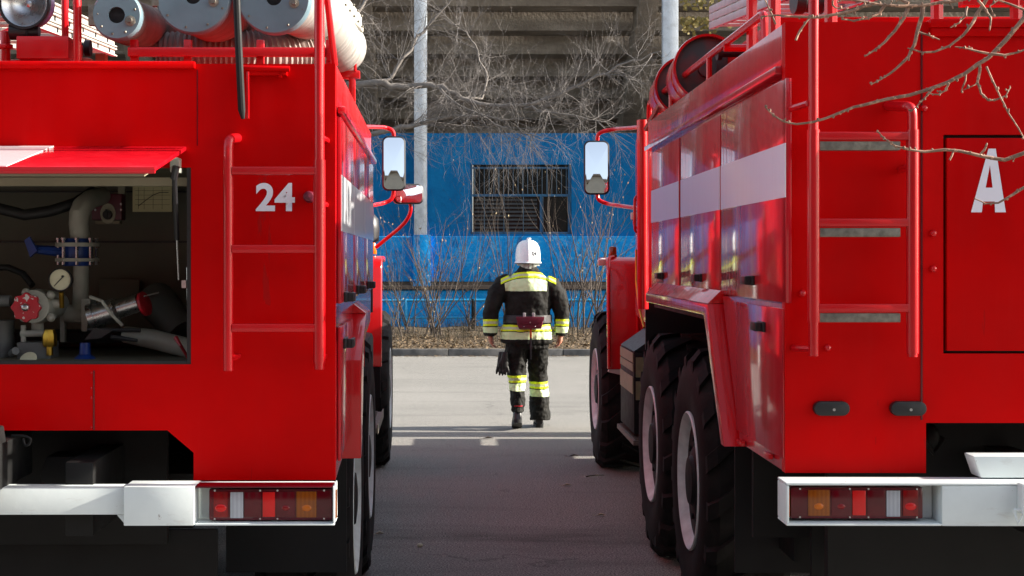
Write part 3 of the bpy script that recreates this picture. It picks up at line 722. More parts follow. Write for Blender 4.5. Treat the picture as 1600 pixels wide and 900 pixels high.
    for ang in (40, 130, 220, 320):
        q = pp(61,478,d2+.03); a = R(ang); hous.ball((q.x+.062*math.cos(a), q.y-.01, q.z+.062*math.sin(a)), .016, .02, .016)
    hous.tube([pp(60,500,d2+.1), pp(60,520,d2+.1)], .022, 12).tube([pp(34,521,d2+.05), pp(75,521,d2+.05)], .012, 10).tube([pp(38,508,d2+.05), pp(38,540,d2+.05)], .009, 10)
    hous.tube([pp(76,474,d2+.05), pp(98,474,d2+.05)], .019, 14)
    T.add(hous, 'valve_housing', 'pumpgrey', pump)
    hw = MB()
    q = pp(43,480,d2-.04)
    prof = []
    n = 48
    vs = []
    for k in range(n):
        a = 2*math.pi*k/n; r = .049+.004*math.cos(8*a)
        vs.append((q.x+r*math.cos(a), q.y-.012, q.z+r*math.sin(a)))
    for k in range(n):
        a = 2*math.pi*k/n; r = .049+.004*math.cos(8*a)
        vs.append((q.x+r*math.cos(a), q.y+.012, q.z+r*math.sin(a)))
    hw.add(vs, [tuple(range(n)), tuple(range(n, 2*n))[::-1]]+[(k, (k+1) % n, (k+1) % n+n, k+n) for k in range(n)])
    T.add(hw, 'handwheel', 'handwheel', pump, bevel=.004)
    T.add(MB().lathe([(.014,0),(.012,-.012),(.006,-.016),(0,-.016)], q-Vector((0,.012,0)), (0,1,0), 14), 'handwheel_nut', 'steel', pump)
    # gauge
    q = pp(96,437,d2)
    g = T.add(MB().lathe([(.038,.03),(.041,.0),(.041,-.012),(.037,-.012),(.037,-.004),(0,-.004)], q, (0,1,0), 36), 'pressure_gauge', 'black', pump)
    T.add(MB().lathe([(.0365,-.006),(0,-.0062)], q, (0,1,0), 36), 'gauge_face', 'gauge_face', pump)
    T.add(MB().tube([pp(86,447,d2-.0085), pp(101,431,d2-.0085)], [.0012,.0022], 6).ball((pp(100,432,d2).x, d2-.009, pp(100,432,d2).z), .005, .002, .004, 8, 4), 'gauge_needle', 'black', pump)
    T.add(MB().tube([pp(97,456,d2+.02), pp(98,480,d2+.04)], .009, 10), 'gauge_stem', 'brass', pump)
    # chrome coupling and nozzle towards the right
    ax = (pp(216,474,d2+.05)-pp(142,497,d2+.05)); L = ax.length
    T.add(MB().lathe([(.048,0),(.048,.02),(.042,.022),(.042,.06)], pp(141,496,d2+.05), ax, 28).lathe([(.044,.0),(.044,L*.5),(.033,L*.56),(.032,L*.98),(.026,L)], pp(144,496,d2+.05), ax, 28), 'nozzle', 'steel', pump)
    q = pp(228,474,d2+.05)
    T.add(MB().lathe([(.034,0),(.044,.004),(.044,.014),(.034,.018)], q-ax.normalized()*.012, ax+Vector((0,-.05,0)), 24), 'nozzle_ring', 'red_pump', pump)
    T.add(MB().tube([pp(225,463,d2), pp(249,457,d2)], .003, 6), 'ring_pin', 'steel', pump)
    T.add(MB().tube([pp(142,464,d2+.02), pp(160,470,d2-.02), pp(176,492,d2-.02), pp(192,508,d2)], .006, 8), 'clamp_lever', 'pumpgrey', pump)
    T.add(MB().tube([pp(195,522,d2+.15), pp(240,530,d2+.13), pp(300,545,d2+.1)], [.03,.036,.036], 20), 'delivery_pipe', 'pumpgrey', pump)
    T.add(MB().tube([pp(245,470,d+.25), pp(262,490,d+.15), pp(285,520,d+.1)], [.075,.07,.06], 24), 'suction_branch', 'pumpgrey2', pump)
    T.add(MB().tube([pp(275,527,d2), pp(283,540,d2-.02), pp(295,560,d2)], [.008,.006,.005], 8), 'red_lever', 'red_pump', pump)
    T.add(MB().tube([pp(138,515,d2), pp(220,516,d2-.02)], [.006,.008], 8).prism([(pp(135,0,d2).x,pp(0,530,d2).z),(pp(150,0,d2).x,pp(0,512,d2).z),(pp(178,0,d2).x,pp(0,516,d2).z),(pp(160,0,d2).x,pp(0,528,d2).z)], 'y', d2-.02, d2+.02).tube([pp(175,526,d2), pp(215,532,d2-.02)], [.01,.006], 8), 'control_lever', 'black', pump)
    T.add(MB().lathe([(.022,-.03),(.026,-.02),(.026,.01),(.018,.03)], pp(79,528,d2), (0,0,1), 8).lathe([(.012,-.06),(.012,-.03)], pp(79,528,d2), (0,0,1), 8), 'brass_valve', 'brass', pump)
    T.add(MB().lathe([(.05,-.02),(.045,.0),(.02,.02),(.018,.06)], pp(134,562,d2), (0,0,1), 24), 'blue_valve', 'pumpblue', pump)
    q = pp(47,563,d2-.05)
    T.add(MB().lathe([(.028,0),(.03,-.01),(.026,-.012),(0,-.012)], q, (.1,1,-.9), 24), 'pressure_gauge', 'gauge_face', pump)
    T.add(MB().tube([pp(20,552,d2), pp(26,548,d2-.03)], .014, 10).box(pp(28,0,d2).x, pp(80,0,d2).x, d2+.0, d2+.12, pp(0,575,d2).z, pp(0,535,d2).z).tube([pp(0,470,d2), pp(18,470,d2)], .02, 12).tube([pp(2,500,d2+.1), pp(2,570,d2+.1)], .05, 14), 'pump_casing', 'pumpgrey2', pump)
    T.add(MB().tube([pp(-40,312,d), pp(0,326,d), pp(40,336,d), pp(80,330,d), pp(118,318,d+.05), pp(145,300,d+.2)], .021, 14).tube([pp(-20,418,d), pp(15,418,d-.02), pp(38,428,d-.05), pp(52,446,d-.08)], .012, 12), 'rubber_hose', 'black_hose', comp)
    # control box and chart
    d3 = 5.9
    cb = T.add(MB().box(pp(144,0,d3).x, pp(191,0,d3).x, d3, d3+.08, pp(0,344,d3).z, pp(0,303,d3).z), 'control_box', 'maroon', comp, bevel=.006)
    T.each(MB().box(pp(145,0,d3).x, pp(157,0,d3).x, d3-.01, d3+.01, pp(0,303,d3).z, pp(0,291,d3).z).box(pp(186,0,d3).x, pp(197,0,d3).x, d3-.01, d3+.01, pp(0,303,d3).z, pp(0,291,d3).z).box(pp(150,0,d3).x, pp(188,0,d3).x, d3-.002, d3+.05, pp(0,345,d3).z-.012, pp(0,345,d3).z), 'box_bracket', 'cabin', cb)
    q = pp(170,334,d3); ov = [(q.x+.029*math.cos(2*math.pi*k/32)*1.0, q.z+.039*math.sin(2*math.pi*k/32)) for k in range(32)]
    T.add(MB().prism(ov, 'y', d3-.006, d3), 'dial_plate', 'dial', cb)
    T.add(MB().lathe([(.019,0),(.017,-.02),(0,-.022)], (q.x, d3-.006, q.z-.004), (0,1,0), 10).box(q.x-.004, q.x+.004, d3-.034, d3-.026, q.z-.022, q.z+.016), 'switch_knob', 'black', cb)
    sc_ = MB()
    for px in (150, 190):
        for py in (319, 328): w = pp(px, py, d3); sc_.lathe([(.005,0),(.004,-.004)], w, (0,1,0), 8)
    T.each(sc_, 'screw', 'steel', cb)
    ch = T.add(MB().box(pp(208,0,d3).x, pp(269,0,d3).x, d3+.0, d3+.004, pp(0,331,d3).z, pp(0,290,d3).z), 'pump_chart', 'paper', comp)
    gr = MB()
    for px in (217,226,240,254): w = pp(px,0,d3).x; gr.box(w-.0005, w+.0005, d3-.0012, d3-.0002, pp(0,327,d3).z, pp(0,293,d3).z)
    for py in (298,305,312,320): w = pp(0,py,d3).z; gr.box(pp(212,0,d3).x, pp(266,0,d3).x, d3-.0016, d3-.0003, w-.0005, w+.0005)
    T.add(gr, 'chart_grid', 'ink', ch)
    T.add(MB().tube([pp(217,322,d3-.003), pp(230,312,d3-.003), pp(240,305,d3-.003), pp(250,301,d3-.003), pp(264,301,d3-.003)], .0012, 5), 'chart_curve', 'ink', ch)
    T.add(MB().box(pp(157,0,6.1).x, pp(220,0,6.1).x, 6.08, 6.1, pp(0,480,6.1).z, pp(0,436,6.1).z), 'access_plate', 'olive', comp, bevel=.004)
    T.add(MB().tube([pp(293,418,YR+.12), pp(294,482,YR+.12)], .003, 6).box(pp(285,0,YR+.12).x, pp(292,0,YR+.12).x, YR+.11, YR+.13, pp(0,450,YR+.1).z, pp(0,438,YR+.1).z), 'door_catch', 'steel', comp)
    # --- chassis, hitch
    c = MB()
    for x in (XC-.42, XC+.33): c.box(x, x+.09, 5.0, 14.3, .78, 1.02)
    c.box(X0+.2, pp(262,0,5.5).x, 5.5, 5.54, .66, 1.16).box(X0+.3, X1-.55, 5.6, 11.0, .70, .9).box(X0+.45, -.79, 5.58, 5.6, .30, .7)  # last box added to black out the ground under the truck
    for yy in (6.75, 8.2, 12.55): c.lathe([(.07,0),(.07,.7),(.2,.85),(.2,1.1),(.07,1.25),(.07,2.1)], (X0+.15, yy, .6), (1,0,0), 16)
    c.prism([(pp(80,0,5.45).x, .93), (pp(90,0,5.45).x, 1.0), (pp(150,0,5.45).x, 1.0), (pp(158,0,5.45).x, .93), (pp(150,0,5.45).x, .89), (pp(90,0,5.45).x, .89)], 'y', 5.3, 5.46)
    T.add(c, 'chassis', 'chassis', bevel=.004)
    h = MB().box(pp(-90,0,4.95).x, pp(8,0,4.95).x, 4.78, 5.3, pp(0,762,4.95).z, pp(0,690,4.95).z).prism([(pp(-60,0,4.9).x, pp(0,690,4.9).z),(pp(12,0,4.9).x, pp(0,690,4.9).z),(pp(8,0,4.9).x, pp(0,664,4.9).z),(pp(-40,0,4.9).x, pp(0,660,4.9).z)], 'y', 4.8, 4.9)
    h.tube(arc_path([pp(20,680,4.95), pp(38,680,4.95), pp(50,684,4.95), pp(48,694,4.95), pp(40,696,4.95), pp(38,684,4.95)], .01), .005, 8)
    T.each(h, 'tow_hook', 'chassis', bevel=.006)
    T.add(MB().box(pp(364,0,6.25).x, pp(546,0,6.25).x, 6.05, 6.07, pp(0,894,6.05).z, 1.0), 'mud_flap', 'flap')
    for yy in (6.75, 8.2, 12.55):
        wheel(T, -.352 if yy < 10 else -.375, yy, 1); wheel(T, X0+.02, yy, -1)
    # --- bumper
    yb_ = 4.9; za, zb = p(0,821,yb_).z, p(0,760,yb_).z; xa = p(194,0,yb_).x; xm = p(304,0,yb_).x; xe = p(523,0,yb_).x
    bm = MB().box(X0+.5, xa+.005, yb_+.03, yb_+.12, p(0,806,yb_).z, p(0,764,yb_).z)
    bm.box(xa, xm, yb_, yb_+.14, za, zb)
    bm.box(xm+.001, xe, yb_+.0, yb_+.14, za, za+.006).box(xe-.006, xe, yb_+.0, yb_+.14, za+.0065, zb).box(xm+.001, xe-.007, yb_+.10, yb_+.118, za+.0065, zb)
    bm.prism([(xa-.03, p(0,806,yb_).z-.001), (xa-.001, p(0,806,yb_).z-.001), (xa-.001, za-.004)], 'y', yb_+.035, yb_+.1)
    T.add(bm, 'bumper', 'white', bevel=.004)
    T.add(MB().box(xm+.001, xe-.007, yb_+.01, yb_+.098, zb-.006, zb), 'lamp_shelf', 'lamp_red', bevel=.002)  # dark red puts the shelf's shade into its colour
    tail_lamp(T, p(324,0,yb_).x, p(519,0,yb_).x, p(0,816,yb_).z, p(0,766,yb_).z, yb_+.035, False)
    # --- cab, hood, fender, front
    T.add(MB().prism([(X0+.1, 8.4), (X0+.2, 11.2), (-.56, 11.2), (-.46, 8.4)], 'z', 1.2, 2.58), 'cab', 'red_bright', bevel=.06, seg=3)
    T.add(MB().prism([(11.21,1.1),(13.9,1.1),(13.9,1.75),(13.7,1.9),(11.21,1.98)], 'x', X0+.45, -.80), 'hood', 'red_bright', bevel=.05, seg=3)
    T.add(MB().box(X0, -.62, 14.4, 14.8, .72, 1.06), 'front_bumper', 'white', bevel=.02)
    xb = p(597,0,11.8).x; zt = p(0,400,11.8).z; zb = p(0,572,11.8).z
    T.add(MB().prism([(11.70, zb), (11.78, zb), (11.86, zt-.09), (11.94, zt-.03), (12.55, zt-.03), (12.6, zt-.05), (12.6, zt-.01), (12.55, zt), (11.86, zt), (11.78, zt-.03), (11.74, zt-.10)], 'x', xb-.42, xb), 'front_fender', 'red_bright', bevel=.012, seg=3)
    T.add(MB().box(xb-.09, xb-.01, 11.71, 11.74, .62, zb-.005), 'fender_flap', 'chassis')
    q = p(582, 387, 11.95)
    T.add(MB().lathe([(.034,-.05),(.034,-.02),(.028,-.018),(.026,.03),(.018,.042),(0,.046)], q, (0,0,1), 20), 'turn_lamp', 'amber')
    ai = p(572, 357, 11.0)
    T.add(MB().lathe([(.07,-.10),(.092,-.09),(.098,0),(.088,.07),(.06,.10),(0,.11)], ai, (0,0,1), 28), 'air_intake', 'black')
    T.add(MB().tube([(ai.x, 11.0, 1.3), (ai.x, 11.0, ai.z-.08)], .05, 14), 'intake_pipe', 'chassis')
    # step
    xs = p(596,0,10.0).x; zs = p(0,648,10.0).z
    T.add(MB().box(xs+.001, xs+.008, 9.2, 10.2, zs-.035, zs+.02), 'step_edge', 'dull_steel')
    rb = MB().box(xs-.3, xs, 9.2, 10.2, zs-.03, zs)
    for k in range(16):
        for j in range(5): rb.box(xs-.27+j*.055, xs-.25+j*.055, 9.23+k*.06, 9.255+k*.06, zs+.001, zs+.009)
    T.add(rb, 'step_plate', 'dull_steel')
    T.add(MB().lathe([(.05,0),(.06,.02),(.06,.25),(.05,.27)], p(574,603,10.6), (-1,.1,0), 16), 'tank_cap', 'dull_steel')
    T.add(MB().box(-1.4, xs-.1, 9.3, 11.2, .6, 1.15), 'fuel_tank', 'chassis', bevel=.04)
    # mirrors
    dm = 11.2
    mirror(T, (597, 634, 212, 299), dm, tilt=R(-7), yaw=R(3))
    mirror(T, (613, 663, 287, 319), 11.5, tilt=R(-4), yaw=R(19))
    T.add(MB().tube(arc_path([p(560,198,10.7), p(600,199,dm+.06), p(614,203,dm+.06), p(616,216,dm+.07), p(616,296,dm+.07), p(613,312,dm+.06), p(598,318,dm+.06), p(560,325,10.7)], .06), .015, 10), 'mirror_bar', 'red_tube')
    T.add(MB().tube(arc_path([p(640,310,11.57), p(643,330,11.57), p(632,350,11.6), p(588,386,11.9)], .12), .015, 10), 'mirror_bar', 'red_tube')
    # --- roof rack and fixed gear
    rk = MB()
    zb0 = lambda py, d: p(0,py,d).z
    dk = 5.3
    rk.box(p(200,0,dk).x, p(516,0,dk).x, dk, dk+.03, zb0(88,dk), zb0(74,dk))
    for px in (207, 291, 405, 514): rk.box(p(px-6,0,dk).x, p(px+6,0,dk).x, dk+.031, dk+.06, ZT-.05, zb0(60,dk))
    rk.box(p(516,0,dk).x-.01, p(516,0,dk).x+.01, dk-.03, dk-.001, zb0(97,dk), zb0(72,dk))
    rk.obox((p(505,0,dk).x, dk-.1, 2.45), (.008,0,0), (0,.01,0), (.0,0,.3))
    rk.tube([p(507,-40,5.2), p(523,103,5.25)], .012, 8)
    T.add(rk, 'roof_rack', 'red_tube', bevel=.003)
    d7 = 7.0
    T.add(MB().box(p(527,0,d7).x, p(562,0,d7).x, d7, d7+.06, zb0(122,d7), zb0(110,d7)).box(p(545,0,d7).x, p(555,0,d7).x, d7, d7+.05, 2.2, zb0(122,d7)).tube([p(556,20,d7), p(555,112,d7)], .008, 6), 'hose_support', 'red_bright', bevel=.003)
    T.add(MB().tube([p(378,107,YR-.05), p(453,108,YR-.05)], .010, 10).box(p(386,0,YR).x, p(450,0,YR).x, YR-.05, YR, zb0(120,YR), zb0(112,YR)).box(p(438,0,YR).x, p(443,0,YR).x, YR-.05, YR-.04, zb0(124,YR), zb0(106,YR)), 'pole_bracket', 'red', bevel=.002)
    # searchlight bar + lamp mounting
    d5 = 5.3
    fr = MB().tube(arc_path([p(122,100,d5), p(122,5,d5), p(118,-30,d5), p(90,-50,d5)], .04), .015, 10).tube([p(103,60,d5+.3), p(102,-40,d5+.3)], .014, 8)
    fr.box(p(27,0,d5).x, p(108,0,d5).x, d5, d5+.22, zb0(92,d5), zb0(57,d5)).tube([p(0,58,d5+.5), p(20,50,d5+.5)], .02, 8).tube([p(10,100,d5+.1), p(10,50,d5+.1)], .018, 10).box(p(-30,0,d5).x, p(30,0,d5).x, d5+.2, d5+.4, ZT-.04, zb0(82,d5)).lathe([(.03,0),(.03,.015)], p(10,77,d5+.08), (0,0,1), 6)
    T.each(fr, 'lamp_frame', 'red_tube', bevel=.003)
    q = p(40, 5, d5+.02)
    ax = Vector((.12, 1, .05)); 
    sl = T.add(MB().lathe([(.0838,-.011),(.09,0),(.091,.02),(.086,.06),(.06,.12),(.02,.14),(0,.141)], q, ax, 36, False), 'searchlight', 'lamp_shell')
    T.add(MB().lathe([(.0825,-.006),(.079,-.004),(.06,.028),(.03,.055),(.012,.06),(.012,.035),(0,.03)], q, ax, 36, False), 'reflector', 'steel', sl)
    T.add(MB().lathe([(.084,-.012),(.092,-.012),(.092,.01),(.084,.01),(.084,-.012)], q, ax, 36, False), 'lamp_bezel', 'black', sl)
    T.add(MB().tube([q+Vector((0,.07,-.07)), q+Vector((0,.08,-.12))], .022, 10), 'lamp_stem', 'dull_steel', sl)
    T.each(MB().lathe([(.03,0),(.03,.06),(.02,.065),(.02,.1)], p(18,50,d5+.05), (1,0,0), 14).lathe([(.03,0),(.03,.02),(.022,.025),(.022,.07)], p(143,76,d5+.3), (-1,0,0), 16), 'lamp_clamp', 'black')
    T.add(MB().box(p(150,0,5.6).x, p(165,0,5.6).x, 5.6, 5.65, ZT-.05, zb0(84,5.6)).ball(p(135,97,5.5), .03, .03, .015), 'roof_fitting', 'roof_fit')
M['red_door'] = red_paint('red_door_paint', (.60,.002,.012), .1, .8, .12, .15)
M['roof_fit'] = plain('orange_fitting', (.6,.08,.02), .5, 0, .3, 14)
M['lamp_shell'] = plain('purple_black_shell', (.035,.012,.035), .3, 0, .2, 10)
m = Mat('lamp_lens'); m.set('Base Color', (1,1,1)).set('Roughness', .02).set('Transmission Weight', 1.0).set('IOR', 1.2); M['lens_glass'] = m.m
M['pumpgrey2'] = plain('dark_pump_grey', (.13,.135,.13), .5, 0, .3, 10)
m = Mat('worn_red_handwheel'); m.set('Base Color', m.mix(m.noise(42, 3).gt(.60), (.42,.008,.02), (.55,.5,.47))).set('Roughness', .4); M['handwheel'] = m.m
M['gauge_face'] = plain('gauge_face_paper', (.62,.60,.42), .5, 0, .1, 60)
M['dial'] = plain('pale_dial', (.45,.42,.30), .5, 0, .3, 60)
left_truck()

# ------------------------------------------------------------------ loose gear on the roofs
def ribbed(mb, path, r, pitch=.019, amp=.0045, n=28):
    """hose with ribs along a smooth path"""
    pts = [Vector(q) for q in path]; dense = []
    seg = []
    for i in range(len(pts)-1):                        # catmull-rom
        p0 = pts[max(i-1,0)]; p1 = pts[i]; p2 = pts[i+1]; p3 = pts[min(i+2,len(pts)-1)]
        m = max(2, int((p2-p1).length/(pitch/4)))
        for k in range(m):
            t = k/m
            dense.append(.5*((2*p1)+(p2-p0)*t+(2*p0-5*p1+4*p2-p3)*t*t+(3*p1-p0-3*p2+p3)*t**3))
    dense.append(pts[-1])
    rs = []; s = 0
    for i, q in enumerate(dense):
        if i: s += (q-dense[i-1]).length
        rs.append(r+amp*math.cos(2*math.pi*s/pitch))
    mb.tube(dense, rs, n)
    return mb
def suction_hose(T, px, py, d, r, path, label, cap=True, hose='hose'):
    e = empty('suction_hose', T.root.location, T.th, label=label, category='suction hose', group='ribbed suction hoses on the roof')
    q = T.p(px, py, d)
    ribbed(MB(), path, r*.95).build('hose', M[hose], e, T.base, smooth=60)
    if cap:
        ax = (Vector(path[1])-Vector(path[0])).normalized()
        ax = Vector((ax.x*.4, 1, ax.z*.4))
        MB().lathe([(.028,.02),(.028,0),(r-.006,0),(r,.008),(r,.05),(r-.01,.055)], q, ax, 48).build('end_cap', M['galv'], e, T.base, smooth=40, bevel=0)
        MB().lathe([(.0275,.012),(0,.012)], q, ax, 20).build('cap_hole', M['black'], e, T.base)
        rv = MB(); lt_ = MB()
        for k in range(9):
            a = 2*math.pi*k/9+.3; rv.ball((q.x+math.cos(a)*(r-.02), q.y+.0, q.z+math.sin(a)*(r-.02)), .0045, .003, .0045, 6, 4)
        rv.build('rivets', M['dull_steel'], e, T.base)
        rv = MB()
        rv.lathe([(.018,0),(.018,-.006),(.009,-.008),(.008,-.02),(0,-.02)], (q.x+r*.55, q.y, q.z-.02), (0,1,0), 12)
        rv.build('latch', M['dull_steel'], e, T.base)
        rv = MB()
        rv.box(q.x-r-.012, q.x-r+.012, q.y, q.y+.03, q.z-.035, q.z+.035)
        rv.build('bracket', M['dull_steel'], e, T.base, bevel=.001)
    return e
p = TL.p
suction_hose(TL, 183, 24, 5.25, .085, [p(186,25,5.28), p(205,36,5.6), p(235,45,6.0), p(262,48,6.6), p(285,50,7.6)], 'grey capped suction hose, smallest of the three caps, nearest the searchlight', hose='hose_shaded')
suction_hose(TL, 302, -6, 5.3, .130, [p(303,-5,5.33), p(330,10,5.7), p(355,28,6.2), p(380,45,7.0)], 'grey capped suction hose, middle one of the three large round caps', hose='hose_shaded')
suction_hose(TL, 428, -4, 5.3, .127, [p(429,-4,5.33), p(470,5,5.8), p(500,35,6.35), p(522,68,6.9), p(531,74,7.15)], 'grey capped suction hose with white ribbed tube bending to the truck edge')
suction_hose(TL, 0, 0, 5.6, .11, [p(252,96,5.9), p(330,90,5.9), p(420,92,5.95), p(500,88,6.1)], 'ribbed suction hose lying crosswise underneath the capped hoses', cap=False, hose='hose_shaded')

def beam_ladder(T, a, b, h, depth, label, mat, rails=3, group='aluminium ladders on the fire truck roofs'):
    """stacked ladder sections: a far end, b near end (bottom edge of the visible side)"""
    e = empty('extension_ladder', T.root.location, T.th, label=label, category='ladder', group=group)
    a = Vector(a); b = Vector(b); ax = (b-a); L = ax.length; ax.normalize(); upv = Vector((0,0,1))
    side = ax.cross(upv).normalized(); upv = side.cross(ax).normalized()
    for k in range(rails):
        for sgn in (0, 1):
            mb = MB(); z = h*(k+.5)/rails; hz = h/rails*.43
            c = a+ax*L/2+upv*z+side*depth*sgn
            mb.obox(c, ax*L/2, side*.008, upv*hz)
            mb.obox(c+upv*hz*.82-side*.013*(1 if sgn == 0 else -1), ax*L/2, side*.010, upv*hz*.18)
            mb.obox(c-upv*hz*.82-side*.013*(1 if sgn == 0 else -1), ax*L/2, side*.010, upv*hz*.18)
            mb.build('ladder_rail', M[mat], e, T.base, bevel=.002)
    rg = MB(); sl = MB()
    n = int(L/.3)
    for k in range(rails):
        for i in range(n):
            c = a+ax*(.15+i*.3+.05*k)+upv*(h*(k+.5)/rails)
            rg.tube([c, c+side*depth], .014, 6)
    for k in range(rails):
        for i in range(n):
            c = a+ax*(.15+i*.3+.05*k)+upv*(h*(k+.5)/rails); sl.obox(c-side*.009, ax*.008, side*.004, upv*.022)
            sl.obox(c+side*depth+side*.009, ax*.008, side*.004, upv*.022)
    rg.build('rung', M[mat], e, T.base); sl.build('slot', M['black'], e, T.base)
    return e
beam_ladder(TL, p(178,90,9.0), p(-90,-8,5.9), .16, .42, 'pale stacked extension ladder behind the searchlight on the left truck', 'ladder_white')
pr = TR.p
beam_ladder(TR, pr(1109,47,9.3), pr(1330,-38,5.8), .14, -.42, 'grey stacked extension ladder on the right truck above the reels', 'ladder_grey')
e = empty('stick_ladder', TL.root.location, TL.th, label='closed white stick ladder lying above the white ribbed hose end', category='stick ladder')
MB().obox((p(490,-52,5.6)+p(558,36,7.0))/2, (p(558,36,7.0)-p(490,-52,5.6))/2, (.022,0,0), (0,0,.032)).build('beam', M['cream'], e, TL.base, bevel=.006)
mb = MB().obox((p(500,-26,5.7)+p(562,47,7.1))/2, (p(562,47,7.1)-p(500,-26,5.7))/2, (.018,0,0), (0,0,.012)); mb.build('lower_beam', M['cream'], e, TL.base, bevel=.004)
rv = MB()
for k in range(9):
    c = p(490,-52,5.6).lerp(p(558,36,7.0), (k+.5)/9); rv.ball((c.x+.03, c.y, c.z+.02), .006, .006, .006, 6, 4).ball((c.x+.03, c.y+.05, c.z-.02), .006, .006, .006, 6, 4)
rv.build('rivet', M['dull_steel'], e, TL.base)
e = empty('hook_pole', TL.root.location, TL.th, label='black iron hook pole hanging down between the grey caps', category='pole')
MB().tube([p(368,-60,5.02), p(371,20,5.02), p(374,90,5.02), p(378,172,5.02), p(380,186,5.02)], [.012,.012,.0125,.0125,.006], 10).build('shaft', M['iron'] if 'iron' in M else M['chassis'], e, TL.base)
MB().box(p(385,0,5.03).x, p(389,0,5.03).x, 5.03, 5.05, p(0,185,5.03).z, p(0,112,5.03).z).build('guide_plate', M['red_tube'], e, TL.base, bevel=.001)
# ================================================================== PERSON
def evaluated(o, name, mat, parent, smooth=True):
    bpy.context.view_layer.update()
    me = bpy.data.meshes.new_from_object(o.evaluated_get(bpy.context.evaluated_depsgraph_get()))
    old = o.data; bpy.data.objects.remove(o); bpy.data.meshes.remove(old)
    me.name = name; me.materials.clear(); me.materials.append(mat)
    me.polygons.foreach_set('use_smooth', [True]*len(me.polygons))
    n = bpy.data.objects.new(name, me); COL.objects.link(n); n.parent = parent
    return n
def fuse(mb, name, mat, parent, voxel, smooth=4, wrinkle=0, wsize=.08):
    o = mb.build(name+'_tmp', None, None, smooth=0)
    r = o.modifiers.new('r', 'REMESH'); r.mode = 'VOXEL'; r.voxel_size = voxel
    if smooth:
        s_ = o.modifiers.new('s', 'SMOOTH'); s_.iterations = smooth; s_.factor = .5
    if wrinkle:
        for k, (st, sz) in enumerate(((wrinkle, wsize), (wrinkle*.5, wsize*.4))):
            t = bpy.data.textures.new('folds', 'CLOUDS'); t.noise_scale = sz; t.noise_depth = 1
            d = o.modifiers.new('d', 'DISPLACE'); d.texture = t; d.strength = st; d.mid_level = .5; d.texture_coords = 'LOCAL'
    return evaluated(o, name, mat, parent)

def limb(mb, pts, n=20):
    """pts: (x,y,z, rx, ry) stacked ellipses, mostly vertical limbs"""
    return mb.loft([((x,y,z), (rx,0,0), (0,ry,0)) for x,y,z,rx,ry in pts], n)

def cloth(name, masks):
    """dark turnout cloth; masks(m) gives (yellow, silver, cream) sockets"""
    m = Mat(name)
    y, s, c = masks(m)
    n = m.noise(11, 5).ramp(.3, .7)
    base = m.mix(n, (.004,.004,.0032), (.011,.010,.0075))
    yel = m.mix(s, (.62,.78,.015), (.50,.56,.33))
    col = m.mix(c, m.mix(y, base, yel), m.mix(m.noise(20,2), (.52,.66,.34), (.66,.78,.46)))
    m.set('Base Color', col)
    m.set('Roughness', y.mx(c)*-.25+.75).set('Specular IOR Level', .22)
    m.bump(m.noise(500, 2), .15, .001)
    return m.m
def jacket_masks(m):
    wob = (m.noise(7, 2)-.5)*.022
    x, z = m.x, m.z+wob
    ax = x.abs()
    yoke = z+x*x*.95
    torso = ax.lt(.272); low = z.lt(1.2)
    y1 = yoke.between(1.502,1.558)*ax.lt(.272)
    s1 = yoke.between(1.520,1.541)
    xp = (x+.025).abs()+ (z-1.48)*-.12
    c1 = yoke.lt(1.494)*z.gt(1.368)*xp.lt(.215)
    y2 = z.between(.973,1.035)*torso; s2 = z.between(.99,1.015)
    c2 = z.between(.893,.965)*torso
    arm = ax.gt(.2721)
    y3 = z.between(1.022,1.088)*arm; s3 = z.between(1.042,1.066)
    c3 = z.between(.955,1.012)*arm
    return y1.mx(y2).mx(y3), s1*y1+s2*y2+s3*y3, c1.mx(c2).mx(c3)
def trouser_masks(m):
    wob = (m.noise(6, 2)-.5)*.02
    right = m.x.gt(-.001)
    z = m.z+wob+right*.072
    return z.between(.468,.535), z.between(.488,.512), z.between(.385,.458)

def hand_mb(mb, wrist, s):
    """relaxed left/right hand hanging down, back of the hand turned outwards/back; s=+1 image right"""
    wx, wy, wz = wrist
    # palm: thin across x, wide along y
    mb.loft([((wx, wy, wz+.02), (.028,0,0), (0,.030,0)), ((wx, wy, wz-.02), (.028,0,0), (0,.037,0)), ((wx-s*.004, wy+.002, wz-.06), (.026,0,0), (0,.045,0)), ((wx-s*.008, wy+.002, wz-.09), (.019,0,0), (0,.040,0))], 16)
    for k, (dy, L) in enumerate(((.030,.070),(.010,.080),(-.010,.074),(-.029,.058))):
        b0 = Vector((wx-s*.008, wy+dy, wz-.075)); a = .35+.12*k
        p1 = b0+Vector((-s*.008, 0, -L*.42)); p2 = p1+Vector((-s*L*.34, 0, -L*.20)); p3 = p2+Vector((-s*L*.25, 0, L*.06))
        mb.tube([b0, p1, p2, p3], [.0115,.011,.010,.008], 8)
    t0 = Vector((wx-s*.004, wy+.03, wz-.025))
    mb.tube([t0, t0+Vector((-s*.016,.022,-.028)), t0+Vector((-s*.026,.026,-.058)), t0+Vector((-s*.03,.022,-.075))], [.013,.012,.010,.007], 8)

